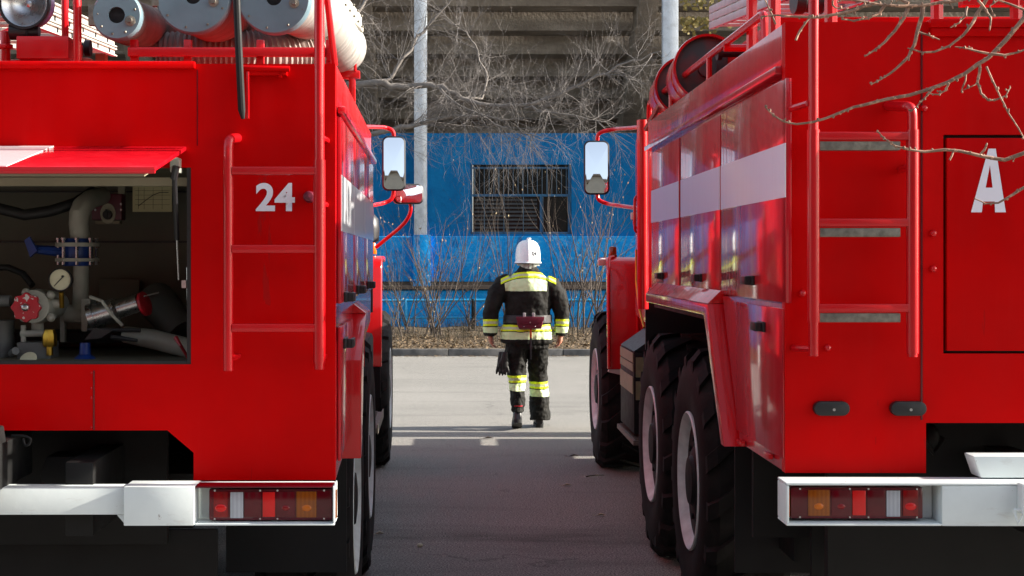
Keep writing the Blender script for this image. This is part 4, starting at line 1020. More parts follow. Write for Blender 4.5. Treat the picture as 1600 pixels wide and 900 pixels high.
def person():
    root = empty('person', (.792, 15.2, 0), R(0), label='firefighter in black suit with yellow stripes and white helmet walking away between the trucks', category='person')
    LH = (-.372, -.01, .945); RH = (.322, .03, .945)
    # body: one continuous figure
    b = MB()
    limb(b, [(0,0,.86,.16,.11),(0,0,1.0,.15,.11),(0,0,1.2,.15,.10),(0,0,1.38,.18,.11),(0,.0,1.48,.14,.09),(0,.005,1.55,.06,.06),(0,.015,1.62,.055,.058),(0,.02,1.66,.06,.07)])
    b.ball((0,.035,1.735), .078, .098, .115, 20, 14)
    b.ball((0,.128,1.722), .014, .02, .022); b.ball((-.079,.03,1.72), .012, .02, .032); b.ball((.079,.03,1.72), .012, .02, .032)
    b.ball((-.03,.118,1.745), .014, .012, .01); b.ball((.03,.118,1.745), .014, .012, .01); b.ball((0,.122,1.675), .026, .012, .008); b.ball((0,.105,1.645), .03, .03, .025)
    for s, h in ((-1, LH), (1, RH)):
        sh = (s*.20, 0, 1.43); el = (-.352,-.02,1.18) if s < 0 else (.312,.02,1.18)
        b.tube([sh, ((sh[0]+el[0])/2-.01*s*-1, -.01, 1.31), el, ((el[0]+h[0])/2, (el[1]+h[1])/2, 1.06), (h[0], h[1], h[2]+.02)], [.055,.05,.042,.038,.028], 14)
        hand_mb(b, (h[0], h[1], h[2]-.01), s)
    for s, pts in ((-1, [(-.10,0,.9,.10,.11),(-.11,.0,.70,.085,.09),(-.10,.0,.5,.06,.065),(-.095,-.06,.32,.055,.06),(-.105,-.115,.17,.034,.038)]), (1, [(.10,0,.9,.10,.11),(.105,.06,.70,.085,.09),(.10,.12,.48,.06,.065),(.11,.15,.3,.055,.06),(.118,.17,.14,.036,.04)])): limb(b, pts)
    fuse(b, 'body', M['skin'], root, .007, 2)
    # jacket
    j = MB()
    limb(j, [(-.012,.0,.845,.245,.168),(-.014,.0,.87,.262,.176),(-.014,.0,.97,.258,.172),(-.01,0,1.04,.232,.158),(-.005,0,1.10,.222,.148),(-.003,0,1.16,.226,.15),(0,0,1.28,.232,.158),(0,0,1.38,.24,.16),(0,0,1.455,.225,.145),(0,-.005,1.52,.165,.118),(0,-.005,1.565,.118,.10),(0,.0,1.60,.088,.092),(0,.008,1.635,.080,.086)], 28)
    for pts, r in (([(-.17,0,1.455),(-.25,0,1.425),(-.305,-.01,1.34),(-.345,-.02,1.24),(-.366,-.02,1.15),(-.372,-.015,1.05),(-.374,-.01,.965),(-.372,-.01,.925)], [.09,.098,.092,.085,.079,.074,.071,.066]),
                   ([(.17,0,1.445),(.235,0,1.415),(.285,.0,1.33),(.317,.01,1.23),(.331,.02,1.14),(.333,.025,1.05),(.326,.03,.965),(.322,.03,.925)], [.09,.096,.09,.084,.077,.072,.070,.065])):
        j.tube(pts, r, 22)
    fuse(j, 'jacket', cloth('black_turnout_cloth_jacket', jacket_masks), root, .009, 3, .022, .10)
    t = MB()
    limb(t, [(0,0,1.0,.19,.135),(0,0,.93,.205,.145),(-.005,.0,.86,.215,.15),(-.005,.005,.80,.205,.145)], 26)
    limb(t, [(-.105,0,.90,.108,.13),(-.118,.005,.76,.112,.125),(-.118,.01,.64,.106,.115),(-.112,.0,.54,.092,.105),(-.110,-.02,.44,.084,.10),(-.108,-.055,.34,.074,.093),(-.106,-.085,.24,.067,.085),(-.104,-.095,.20,.063,.082),(-.103,-.10,.18,.060,.08)], 22)
    limb(t, [(.10,.01,.90,.108,.13),(.098,.05,.76,.104,.122),(.10,.085,.64,.099,.115),(.106,.12,.54,.093,.105),(.112,.135,.44,.092,.105),(.117,.145,.34,.095,.107),(.122,.15,.24,.099,.11),(.126,.155,.13,.102,.115),(.126,.158,.08,.102,.117)], 22)
    fuse(t, 'trousers', cloth('black_turnout_cloth_trousers', trouser_masks), root, .008, 2, .028, .07)
    # boots: left pushing off (heel raised), right flat
    def boot(x, y, heel, pitch):
        mb = MB(); c, s_ = math.cos(pitch), math.sin(pitch)
        def q(py, pz): return (y+py*c+pz*s_, heel+pz*c-py*s_)
        rings = []
        for py, w, z0, z1 in ((-.06,.030,.0,.10),(-.045,.040,0,.13),(.0,.044,.0,.16),(.05,.045,.0,.13),(.11,.050,.0,.09),(.17,.049,0,.075),(.21,.038,.004,.06),(.235,.018,.01,.045)):
            yy, zz = q(py, (z0+z1)/2); h = (z1-z0)/2
            rings.append(((x, yy, zz), (w,0,0), (0, h*s_, h*c)))
        mb.loft(rings, 20)
        sole = MB(); ol = [(-.068,.02),(-.06,.035),(.0,.043),(.06,.044),(.12,.052),(.18,.05),(.22,.036),(.242,.0)]
        pts = [(w, p_) for p_, w in ol]+[(-w, p_) for p_, w in ol[::-1]]
        vs = []
        for pz in (-.012, .022):
            for w, p_ in pts: yy, zz = q(p_, pz); vs.append((x+w, yy, zz))
        n = len(pts); sole.add(vs, [tuple(range(n)), tuple(range(n,2*n))[::-1]]+[(k,(k+1)%n,(k+1)%n+n,k+n) for k in range(n)])
        yy, zz = q(-.01, .14)
        mb.loft([((x, yy-.01*s_, zz-.04), (.048,0,0), (0,.062,0)), ((x, yy-.02*0, zz+.03), (.050,0,0), (0,.062,0)), ((x+.002, yy+.01, zz+.10), (.052,0,0), (0,.062,0)), ((x+.003, yy+.02, zz+.15), (.052,0,0), (0,.064,0))], 18)
        o = mb.build('boot', M['boot'], root, smooth=60); sole.build('sole', M['sole'], o, smooth=30)
        return o, zz
    boot(-.110, -.13, .075, R(17)); boot(.12, .17, .013, R(0))
    MB().loft([((-.106,-.118,.238), (.050,0,0), (0,.06,0)), ((-.106,-.118,.246), (.051,0,0), (0,.061,0))], 20).build('boot_trim', M['red_pump'], root)
    # belt, pouch with straps and tether
    MB().loft([((-.006,0,1.05), (.240,0,0), (0,.170,0)), ((-.006,0,1.055), (.244,0,0), (0,.174,0)), ((-.004,0,1.125), (.240,0,0), (0,.168,0)), ((-.004,0,1.13), (.236,0,0), (0,.164,0))], 40, caps=False).build('belt', M['belt'], root)
    py_ = -.205
    pouch = MB().prism([(-.098,1.0),(.118,1.0),(.13,1.03),(.142,1.112),(-.122,1.112),(-.112,1.03)], 'y', py_, -.155)
    po = pouch.build('belt_pouch', M['maroon'], root, bevel=.012, seg=3)
    fl = [(-.128,1.118),(.148,1.118),(.145,1.085),(.12,1.055),(.06,1.045),(-.04,1.045),(-.10,1.055),(-.124,1.085)]
    MB().prism(fl, 'y', py_-.008, py_-.0005).build('flap', M['maroon'], po, bevel=.003)
    MB().lathe([(.008,0),(.006,-.005),(0,-.006)], (.01, py_-.008, 1.062), (0,1,0), 10).lathe([(.004,0),(0,-.004)], (-.05, py_, 1.022), (0,1,0), 8).lathe([(.004,0),(0,-.004)], (.06, py_, 1.024), (0,1,0), 8).build('snap_button', M['steel'], po)
    for x in (-.045, .045): MB().box(x-.013, x+.013, -.193, -.150, 1.105, 1.155).build('belt_loop', M['grey_web'], root, bevel=.003)
    MB().box(.006, .028, -.190, -.184, .905, 1.0).build('tether', M['orange_web'], root, bevel=.001)
    MB().box(.008, .028, -.192, -.182, .70, .91).box(.010,.016,-.194,-.1925,.70,.83).build('tether_strap', M['boot'], root, bevel=.002)
    # helmet
    h = MB()
    rings = []
    for z, w, dy0, dyc in ((1.66,.123,.150,.01),(1.69,.124,.149,.012),(1.73,.123,.145,.015),(1.78,.118,.137,.02),(1.815,.107,.122,.022),(1.845,.087,.101,.024),(1.864,.058,.068,.026),(1.872,.014,.017,.026)):
        rings.append(((0,dyc,z), (w,0,0), (0,dy0,0)))
    h.loft(rings, 40, caps=False)
    h.loft([((0,.01,1.642), (.136,0,0), (0,.165,0)), ((0,.01,1.662), (.126,0,0), (0,.153,0))], 40, caps=False)
    # raised ridge over the crown
    h.tube([(0,-.141,1.66),(0,-.131,1.73),(0,-.118,1.78),(0,-.096,1.822),(0,-.062,1.856),(0,.0,1.878),(0,.06,1.874),(0,.12,1.84),(0,.155,1.75)], [.006,.009,.010,.011,.013,.015,.014,.012,.008], 10)
    hel = h.build('helmet', M['helmet'], root, smooth=60)
    MB().lathe([(.016,0),(.015,.014),(.008,.018),(0,.018)], (.012,-.03,1.874), (0,0,1), 14).build('crest_knob', M['helmet'], hel)
    MB().loft([((0,.01,1.641), (.134,0,0), (0,.163,0)), ((0,.01,1.633), (.128,0,0), (0,.156,0))], 40, caps=False).build('helmet_rim', M['boot'], hel)
    ring = MB(); pts = []
    nrm = Vector((.45,-.85,.2)).normalized(); u = Vector((.88,.47,0)).normalized(); w = nrm.cross(u); w = w if w.z > 0 else -w
    cc = Vector((.056,-.1115,1.735))
    for k in range(25):
        a = 2*math.pi*k/24; pts.append(cc+u*math.cos(a)*.021+w*math.sin(a)*.025)
    ring.tube(pts, .0036, 6)
    def strk(seq): ring.tube([cc+u*a*.02+w*c*.02+nrm*.002 for a, c in seq], .0028, 5)
    strk([(-.62,.3),(-.4,.6),(-.15,.5),(-.15,.15),(-.62,-.55),(-.05,-.55)]); strk([(.5,-.6),(.5,.55),(.1,-.2),(.68,-.2)])
    ring.build('helmet_badge', M['boot'], hel)
    # silver neck cape
    nc = MB(); vs = []; n = 24
    for i in range(5):
        t = i/4
        for k in range(n+1):
            a = math.pi*(1.02+.96*k/n); rr = 1-.16*t*0
            w_ = .118-.010*t+.006*math.sin(9*a+2*t)*t; d_ = .142-.02*t+.008*math.sin(11*a)*t
            vs.append((math.cos(a)*w_, .01+math.sin(a)*d_, 1.648-.052*t*(.75+.25*math.sin(a*3))-.012*t*abs(math.sin(a))))
    fs = [(i*(n+1)+k, i*(n+1)+k+1, (i+1)*(n+1)+k+1, (i+1)*(n+1)+k) for i in range(4) for k in range(n)]
    nc.add(vs, fs); nc.build('neck_cape', M['silver_cloth'], hel, smooth=80)
    # gloves hanging from the belt on the left hip
    g = empty('gloves', (.792-.262, 15.12, .70), label='pair of black gloves hanging at the left hip of the firefighter', category='gloves')
    for dx, dy, sgn in ((0,0,-1), (.028,-.03,1)):
        mb = MB()
        mb.loft([((dx,dy,.07), (.030,0,0), (0,.022,0)), ((dx-.004,dy,.02), (.035,0,0), (0,.024,0)), ((dx-.006,dy,-.05), (.042,0,0), (0,.022,0)), ((dx-.008,dy,-.085), (.040,0,0), (0,.018,0))], 16)
        for k in range(4):
            bx = dx-.008+(k-1.5)*.022; L = (.075,.09,.085,.065)[k]
            mb.tube([(bx,dy,-.075),(bx+(k-1.5)*.006,dy-.006,-.075-L*.6),(bx+(k-1.5)*.008,dy+.004,-.075-L)], [.012,.0115,.009], 8)
        mb.tube([(dx+sgn*-.035,dy,-.01),(dx-sgn*.055,dy-.01,-.05),(dx-sgn*.058,dy-.01,-.085)], [.013,.0125,.009], 8)
        fuse(mb, 'glove', M['glove'], g, .006, 1)
M['skin'] = plain('skin', (.42,.17,.105), .5, 0, .2, 30)
M['boot'] = plain('boot_leather', (.014,.014,.017), .4, 0, .3, 20)
M['sole'] = plain('boot_sole', (.006,.006,.006), .7, 0, .3, 20)
M['belt'] = plain('belt_webbing', (.014,.010,.010), .6, 0, .3, 20)
M['grey_web'] = plain('grey_webbing', (.42,.40,.40), .7, 0, .3, 20)
M['orange_web'] = plain('orange_webbing', (.5,.07,.01), .7, 0, .3, 20)
M['helmet'] = plain('white_helmet_plastic', (.79,.82,.81), .28, 0, .05, 20)
M['silver_cloth'] = plain('silver_cape_cloth', (.40,.42,.38), .4, .25, .5, 22, .4, 40)
M['glove'] = plain('glove_leather', (.010,.010,.010), .6, 0, .3, 30)
person()

# ================================================================== GROUND
m = Mat('asphalt')
fine = m.noise(95, 4, .75); mid = m.noise(14, 6, .6); big = m.noise(.45, 5, .6)
wear = m.noise(1.6, 6, .65, (.28,1.6,1)).ramp(.52,.78)
c = m.mix(fine.ramp(.42,.58), (.036,.036,.034), (.46,.44,.40)); c = m.mix(big.ramp(.35,.70)*.45, c, (.15,.145,.132))
c = m.mix(mid.ramp(.35,.7)*.35, c, (.17,.162,.15))
c = m.mix(wear*.45, c, (.06,.056,.052))
c = m.mix(m.voro(38).lt(.10)*m.noise(3,2).gt(.52)*.6, c, (.42,.40,.36))
crk = m.nt.nodes.new('ShaderNodeTexVoronoi'); crk.feature = 'DISTANCE_TO_EDGE'; crk.inputs['Scale'].default_value = .42
wp = m.nt.nodes.new('ShaderNodeVectorMath'); wp.operation = 'MULTIPLY_ADD'
nz = m.nt.nodes.new('ShaderNodeTexNoise'); nz.inputs['Scale'].default_value = 2.2; nz.inputs['Detail'].default_value = 6
m.nt.links.new(m.co, nz.inputs['Vector']); m.nt.links.new(nz.outputs['Color'], wp.inputs[0]); wp.inputs[1].default_value = (.9,.9,0); m.nt.links.new(m.co, wp.inputs[2])
m.nt.links.new(wp.outputs[0], crk.inputs['Vector'])
cr = S(m.nt, crk.outputs['Distance']).lt(.0035)*m.noise(.9,2).gt(.54)
c = m.mix(cr*.35, c, (.03,.027,.025))
c = m.mix(m.voro(75).lt(.20)*m.noise(31,2).gt(.5)*.7, c, (.44,.42,.38)); c = m.mix(m.noise(150,2,.8).gt(.60)*.6, c, (.022,.021,.020))
damp = ((m.y-9.25+(m.noise(.8,5)-.5)*1.3).abs()).ramp(.42,.10)*m.noise(1.3,6,.7,(.6,2,1)).ramp(.35,.62)
c = m.mix(damp*.6, c, (.028,.025,.022))
m.set('Base Color', c).set('Roughness', .85).set('Specular IOR Level', .3).bump(fine*.6+m.noise(60,3)*.6, .6, .006)
MB().add([(-150,-150,0),(150,-150,0),(150,150,0),(-150,150,0)], [(0,1,2,3)]).build('ground', m.m, kind='structure')
m = Mat('kerb_concrete'); m.set('Base Color', m.mix(m.noise(7,6).ramp(.3,.7), (.055,.055,.055), (.13,.125,.12))).set('Roughness', .8).bump(m.noise(40,4), .4, .01); M['kerb'] = m.m
k = MB()
x = -22.0
while x < 24:
    L = 1.0; h = .115+random.uniform(-.006,.006); dy = random.uniform(-.008,.008)
    k.box(x+.006, x+L-.006, 26.65+dy, 26.80+dy, -.05, h); x += L
k.build('kerb', M['kerb'], bevel=.012, kind='structure')
m = Mat('verge_soil')
c = m.mix(m.noise(9,7,.7).ramp(.3,.7), (.06,.04,.024), (.14,.10,.058)); c = m.mix(m.noise(45,3).gt(.6)*.6, c, (.40,.29,.15))
m.set('Base Color', c).set('Roughness', .95).bump(m.noise(25,6), 1.0, .05); M['soil'] = m.m
def vz(x, y):
    return .10+.022*max(0,(y-26.8))*1.0+.05*mnoise.noise((x*.8, y*.8, 0))+.03*mnoise.noise((x*3, y*3, 5))
nx, ny = 150, 34; vs = []; fs = []
for j in range(ny+1):
    for i in range(nx+1):
        x = -22+46*i/nx; y = 26.79+6.4*j/ny; vs.append((x, y, vz(x, y) if j else .095))
for j in range(ny):
    for i in range(nx): fs.append((j*(nx+1)+i, j*(nx+1)+i+1, (j+1)*(nx+1)+i+1, (j+1)*(nx+1)+i))
MB().add(vs, fs).build('verge', M['soil'], kind='structure', smooth=60)
# leaves and dry grass
rnd = random.Random(5)
def leaf_mat(name, cols, rough=.7):
    m = Mat(name)
    n = m.noise(23, 2)
    c = m.mix(n.ramp(.35,.6), cols[0], cols[1])
    m.set('Base Color', m.mix(m.noise(61,2).gt(.58), c, cols[2])).set('Roughness', rough); return m.m
M['leaf'] = leaf_mat('fallen_leaf', ((.075,.044,.022),(.13,.082,.04),(.26,.19,.10)))
lf = MB()
for i in range(9000):
    if i < 8200: x = rnd.uniform(-4.5, 5.5); y = 26.82+abs(rnd.gauss(0, 2.1)); z = vz(x, min(y,33))+rnd.uniform(.0,.05)
    else: x = rnd.uniform(-4.5, 5.5); y = 26.63-abs(rnd.gauss(0,.16)); z = .006
    if y > 33: continue
    s = rnd.uniform(.016,.042); a = rnd.uniform(0,6.28); tl = rnd.uniform(-.7,.7) if i < 8200 else rnd.uniform(-.15,.15)
    u = Vector((math.cos(a), math.sin(a), tl*.6))*s; w = Vector((-math.sin(a), math.cos(a), tl))*s*.6
    c0 = Vector((x,y,z+s*.35*abs(tl)))
    lf.add([c0-u, c0+w*.9+Vector((0,0,s*.15)), c0+u, c0-w*.9+Vector((0,0,s*.15))], [(0,1,2,3)])
lf.build('fallen_leaves', M['leaf'], smooth=0, kind='stuff', label='brown fallen leaves and litter lying on the verge', category='fallen leaves')
gr = MB()
for i in range(2600):
    x = rnd.uniform(-4, 5.2); y = rnd.uniform(27.1, 32.9); z = vz(x, y)-.02
    if mnoise.noise((x*.9, y*.9, 9)) < -.1: continue
    h = rnd.uniform(.12,.42); dx, dy = rnd.gauss(0,.12), rnd.gauss(0,.12)
    gr.add([(x-.004,y,z),(x+.004,y,z),(x+dx*.5+.003,y+dy*.5,z+h*.6),(x+dx*.5-.003,y+dy*.5,z+h*.6),(x+dx*1.3,y+dy*1.3,z+h)], [(0,1,2,3),(3,2,4)])
M['drygrass'] = leaf_mat('dry_grass', ((.06,.043,.024),(.10,.078,.043),(.16,.13,.075)))
gr.build('dry_grass', M['drygrass'], smooth=0, kind='stuff', label='dry straw coloured grass stalks on the verge', category='dry grass')
# a few leaves and stones on the asphalt
M['palebit'] = plain('pale_litter', (.55,.5,.38), .7, 0, .3, 30); M['darkbit'] = plain('dark_twig_litter', (.05,.035,.025), .8, 0, .3, 30)
for i, (px, py, mat, s, nm, lab) in enumerate(((939,807,'palebit',.035,'leaf','pale dry leaf on the dark asphalt near the right rear wheel'),(593,836,'palebit',.03,'leaf','pale dry leaf on the asphalt beside the left rear wheel'),(886,760,'palebit',.04,'leaf','small pale leaf in the middle of the shaded asphalt'),(897,714,'darkbit',.05,'leaf','dark curled leaf on the asphalt nearest the firefighter'),(929,745,'darkbit',.05,'twig','short dark twig on the asphalt close to the right front wheel'),(763,686,'darkbit',.055,'leaf','dark leaf lying in the sunlit sliver left of the boots'),(656,855,'palebit',.03,'stone','little pale stone on the asphalt left of centre foreground'))):
    d = F*CZ/(py-HY); q = P(px, py, d); mb = MB()
    if nm == 'twig': mb.tube([q+Vector((-.07,-.03,.006)), q+Vector((0,0,.012)), q+Vector((.08,.05,.006))], [.005,.006,.003], 6)
    elif nm == 'stone': mb.ball((q.x,q.y,.012), .018, .014, .012, 8, 6)
    else:
        for t in (-1, 1): mb.add([(q.x-s,q.y,.006),(q.x,q.y+t*s*.55,.022),(q.x+s,q.y+.01,.008)], [(0,1,2)])
        mb.tube([(q.x-s,q.y,.006),(q.x-s*1.6,q.y-.01,.012)], .0015, 4)
    mb.build(nm, M[mat], label=lab, category=nm)

# ================================================================== GRANDSTAND
m = Mat('blue_wall_upper_shaded')  # darker copy of the wall blue, slab shade put into the colour
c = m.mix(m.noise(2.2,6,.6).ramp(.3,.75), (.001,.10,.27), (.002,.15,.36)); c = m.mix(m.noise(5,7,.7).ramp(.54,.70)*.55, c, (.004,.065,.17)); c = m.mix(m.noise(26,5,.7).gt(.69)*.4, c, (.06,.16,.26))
m.set('Base Color', c).set('Roughness', .7).set('Specular IOR Level', .12).bump(m.noise(12,6), .4, .02); M['blue_shaded'] = m.m
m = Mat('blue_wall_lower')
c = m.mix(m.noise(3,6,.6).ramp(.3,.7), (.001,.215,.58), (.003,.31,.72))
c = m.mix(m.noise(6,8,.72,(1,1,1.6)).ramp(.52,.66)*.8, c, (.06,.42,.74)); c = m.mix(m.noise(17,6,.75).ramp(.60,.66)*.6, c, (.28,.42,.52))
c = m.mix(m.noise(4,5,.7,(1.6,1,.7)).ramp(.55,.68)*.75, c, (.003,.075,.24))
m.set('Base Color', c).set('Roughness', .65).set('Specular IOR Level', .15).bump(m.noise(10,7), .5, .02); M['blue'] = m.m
m = Mat('weathered_concrete')
c = m.mix(m.noise(1.6,7,.65,(.6,1,2)).ramp(.3,.7), (.125,.103,.080), (.27,.23,.185))
c = m.mix(m.noise(2.4,7,.7,(.5,1,3)).ramp(.60,.72)*.7, c, (.52,.49,.44)); c = m.mix(m.noise(3.5,6,.7,(1.2,1,.5)).ramp(.56,.75)*.6, c, (.07,.055,.042))
m.set('Base Color', c).set('Roughness', .9).bump(m.noise(14,6), .5, .03); M['conc'] = m.m
m = Mat('whitewashed_column'); c = m.mix(m.noise(5,7,.7).ramp(.45,.75), (.52,.56,.60), (.34,.36,.37)); m.set('Base Color', c).set('Roughness', .85).bump(m.noise(30,5), .3, .01); M['colw'] = m.m
M['ledge'] = plain('dirty_ledge', (.16,.12,.09), .9, 0, .5, 6, .4, 20)
M['grille'] = plain('blue_grille_paint', (.008,.095,.21), .5, 0, .3, 10); M['bars'] = plain('dark_window_bars', (.012,.055,.10), .5, 0, .3, 10)
m = Mat('dark_window_glass'); m.set('Base Color', (.012,.012,.011)).set('Roughness', .12).set('Specular IOR Level', .3); M['dglass'] = m.m
M['pipe_blue'] = plain('light_blue_pipe_paint', (.015,.30,.60), .45, 0, .3, 12)
M['shutter'] = plain('dark_slat_blind', (.035,.038,.038), .6, 0, .4, 10)
YW = 33.0
def Z(py, d): return CZ-(py-HY)/F*d
def X(px, d): return (px-VX)/F*d
G = empty('grandstand', (0, YW, 0), label='concrete grandstand with stepped underside above a bright blue painted wall', category='grandstand')
def geach(mb, name, mat, **kw):
    for m_ in mb.pieces(): gadd(m_, name, mat, **kw)
def gadd(mb, name, mat, parent=None, **kw): return mb.build(name, M[mat], parent or G, (0,YW,0), **kw)
wx0, wx1, wz0, wz1 = X(735,YW), X(893,YW), Z(366,YW), Z(257,YW)
ztop = Z(208,YW)
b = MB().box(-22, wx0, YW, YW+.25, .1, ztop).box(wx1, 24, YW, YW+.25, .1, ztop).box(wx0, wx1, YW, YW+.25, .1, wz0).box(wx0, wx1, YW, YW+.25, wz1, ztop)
gadd(b, 'upper_wall', 'blue_shaded')
# pilasters on the upper wall
pl = MB()
for pa, pb in ((602,632),(690,700),(905,948)): pl.box(X(pa,YW), X(pb,YW), YW-.03, YW-.001, Z(367,YW), ztop)
# plinth: projecting painted band, ledge, lower band
yp = YW-.10
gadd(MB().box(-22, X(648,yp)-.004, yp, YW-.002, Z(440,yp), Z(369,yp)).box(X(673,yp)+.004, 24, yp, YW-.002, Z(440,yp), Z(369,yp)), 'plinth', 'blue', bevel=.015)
gadd(MB().box(X(646,yp), X(673,yp), 32.64, YW-.002, Z(447,yp), Z(367,yp)), 'pier_base', 'blue', bevel=.012)
gadd(MB().box(-22, 24, yp-.12, YW-.002, Z(452,yp-.1), Z(446,yp-.1)), 'ledge', 'ledge', bevel=.01)
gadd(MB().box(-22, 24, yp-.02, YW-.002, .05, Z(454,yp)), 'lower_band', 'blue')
gadd(MB().box(-22, 24, YW-.06, YW-.003, Z(446,yp)+.003, Z(440,yp)-.003), 'recess', 'ledge')
# window
w = gadd(MB().box(wx0+.06, wx1-.06, YW+.12, YW+.16, wz0, wz1), 'window', 'dglass')
f = MB(); zh = Z(305,YW); xm = X(846,YW); xq = X(779,YW)
f.box(wx0, wx0+.05, YW+.06, YW+.118, wz0, wz1).box(wx1-.07, wx1, YW+.06, YW+.118, wz0, wz1).box(wx0+.051, wx1-.071, YW+.06, YW+.118, wz1-.09, wz1-.05).box(wx0+.051, wx1-.071, YW+.06, YW+.118, zh-.025, zh+.025)
f.box(xm-.03, xm+.03, YW+.062, YW+.116, wz0, zh-.026).box(wx0+.051, wx1-.071, YW+.061, YW+.117, wz0, wz0+.05)
gadd(f, 'window_frame', 'grille', w, bevel=.004)
gl = MB()
for k in range(20):
    x = wx0+.09+k*(wx1-wx0-.2)/19; gl.tube([(x,YW+.05,zh+.02),(x,YW+.05,wz1-.06)], .009 if k % 5 else .016, 6)
for k in range(4):
    x = wx0+.3+k*.42; gl.tube([(x,YW+.05,wz0+.02),(x,YW+.05,zh-.02)], .010, 6)
gadd(gl, 'grille', 'bars', w)
sh = MB()
for k in range(9): z = wz0+.06+k*.085; sh.obox(((wx0+xm)/2, YW+.105, z), ((xm-wx0)/2-.09,0,0), (0,.012,.02), (0,.002,-.003))
gadd(sh, 'blind', 'shutter', w)
# stepped tiers going up and towards the street
ti = MB(); yt = YW; zt_ = ztop
n_t = 8; YS, ZS = YW+5.6, 4.72
for i in range(n_t):
    y0 = YS-.78*i; z0 = ZS+.425*i
    mb = MB().box(-22, 24, y0, y0+.13, z0+.002, z0+.425)
    mb.box(-22, 24, y0-.78+.001, y0+.14, z0+.4255, z0+.54) if i < n_t-1 else None
    gadd(mb, 'seating_tier', 'conc', bevel=.012)
gadd(MB().box(-22, 24, YW+.251, YS+.4, ztop-.25, ztop-.02), 'wall_cap', 'conc')
rk_ = MB()
for px in (1018, 560, 180):
    x0 = X(px-14,YW); x1 = X(px+18,YW)
    rk_.prism([(YS+.1, 4.0), (YS+.1, 4.8), (YW+.3, 8.1), (YW+.3, 7.5), (YS-1.0, 4.3)], 'x', x0, x1)
geach(rk_, 'raker_beam', 'conc', bevel=.02)
def column(px0, px1, d, zb, label):
    a, c = X(px0,d), X(px1,d)
    gadd(MB().box(a, c, d, d+.22, zb, 8.6), 'column', 'colw', bevel=.015)
column(647, 667, 32.66, Z(367,32.66), '')
column(1036, 1060, 32.66, .1, '')
# railing of blue pipes in front of the wall
RL = empty('pipe_railing', (0, 32.0, 0), label='low railing of light blue pipes in front of the blue wall', category='railing')
dr_ = 32.0
for py, r in ((470,.030),(497,.022)):
    MB().tube([(-8, dr_, Z(py,dr_)+.02), (-2.0, dr_, Z(py,dr_)), (X(742,dr_), dr_, Z(py-1,dr_)), (8, dr_, Z(py,dr_))], r, 10).build('rail', M['pipe_blue'], RL, (0,32.0,0))
for px in (634, 739, 905, 530):
    MB().tube([(X(px,dr_), dr_-.0, .1), (X(px,dr_), dr_, Z(467,dr_))], .035, 10).build('post', M['pipe_blue'] if px != 739 else M['chassis'], RL, (0,32.0,0))

# ================================================================== TREES
M['bark'] = plain('grey_brown_bark', (.21,.185,.165), .9, 0, .4, 12, .4, 30)
M['twig'] = leaf_mat('twig_bark', ((.095,.083,.076),(.155,.138,.128),(.22,.198,.185)), .85)
M['twig_red'] = leaf_mat('young_shoot_bark', ((.05,.037,.028),(.085,.063,.049),(.13,.10,.078)), .8)
M['bud'] = leaf_mat('budding_twig_bark', ((.15,.085,.055),(.26,.15,.10),(.40,.23,.15)), .7)
M['dryleaf'] = leaf_mat('dry_hanging_leaf', ((.20,.13,.07),(.32,.25,.15),(.18,.18,.07)))
def grow(mb, p, d, L, r, lvl, rn, up=.15, nseg=7, kids=(5,4,3), spread=.8, wig=.22, n=(5,4,3)):
    pts = [Vector(p)]; d = Vector(d).normalized(); rs = [r]
    for i in range(nseg):
        d = (d+Vector((rn.gauss(0,wig), rn.gauss(0,wig), rn.gauss(0,wig)+up*.35))).normalized()
        pts.append(pts[-1]+d*L/nseg); rs.append(r*(1-.8*(i+1)/nseg))
    mb.tube(pts, rs, n[min(lvl, len(n)-1)], caps=False)
    if lvl+1 < len(kids)+1 and lvl < len(kids):
        for k in range(kids[lvl]):
            i = rn.randint(1, nseg-1); t = pts[i+1]-pts[i]; t.normalize()
            s = Vector((rn.gauss(0,1), rn.gauss(0,.6), rn.gauss(0,1))); s -= t*s.dot(t); s.normalize()
            grow(mb, pts[i], t+s*rn.uniform(.5,1.2)*spread, L*rn.uniform(.35,.65), max(rs[i]*.6, .0019), lvl+1, rn, up, max(4,nseg-1), kids, spread, wig, n)
    return pts
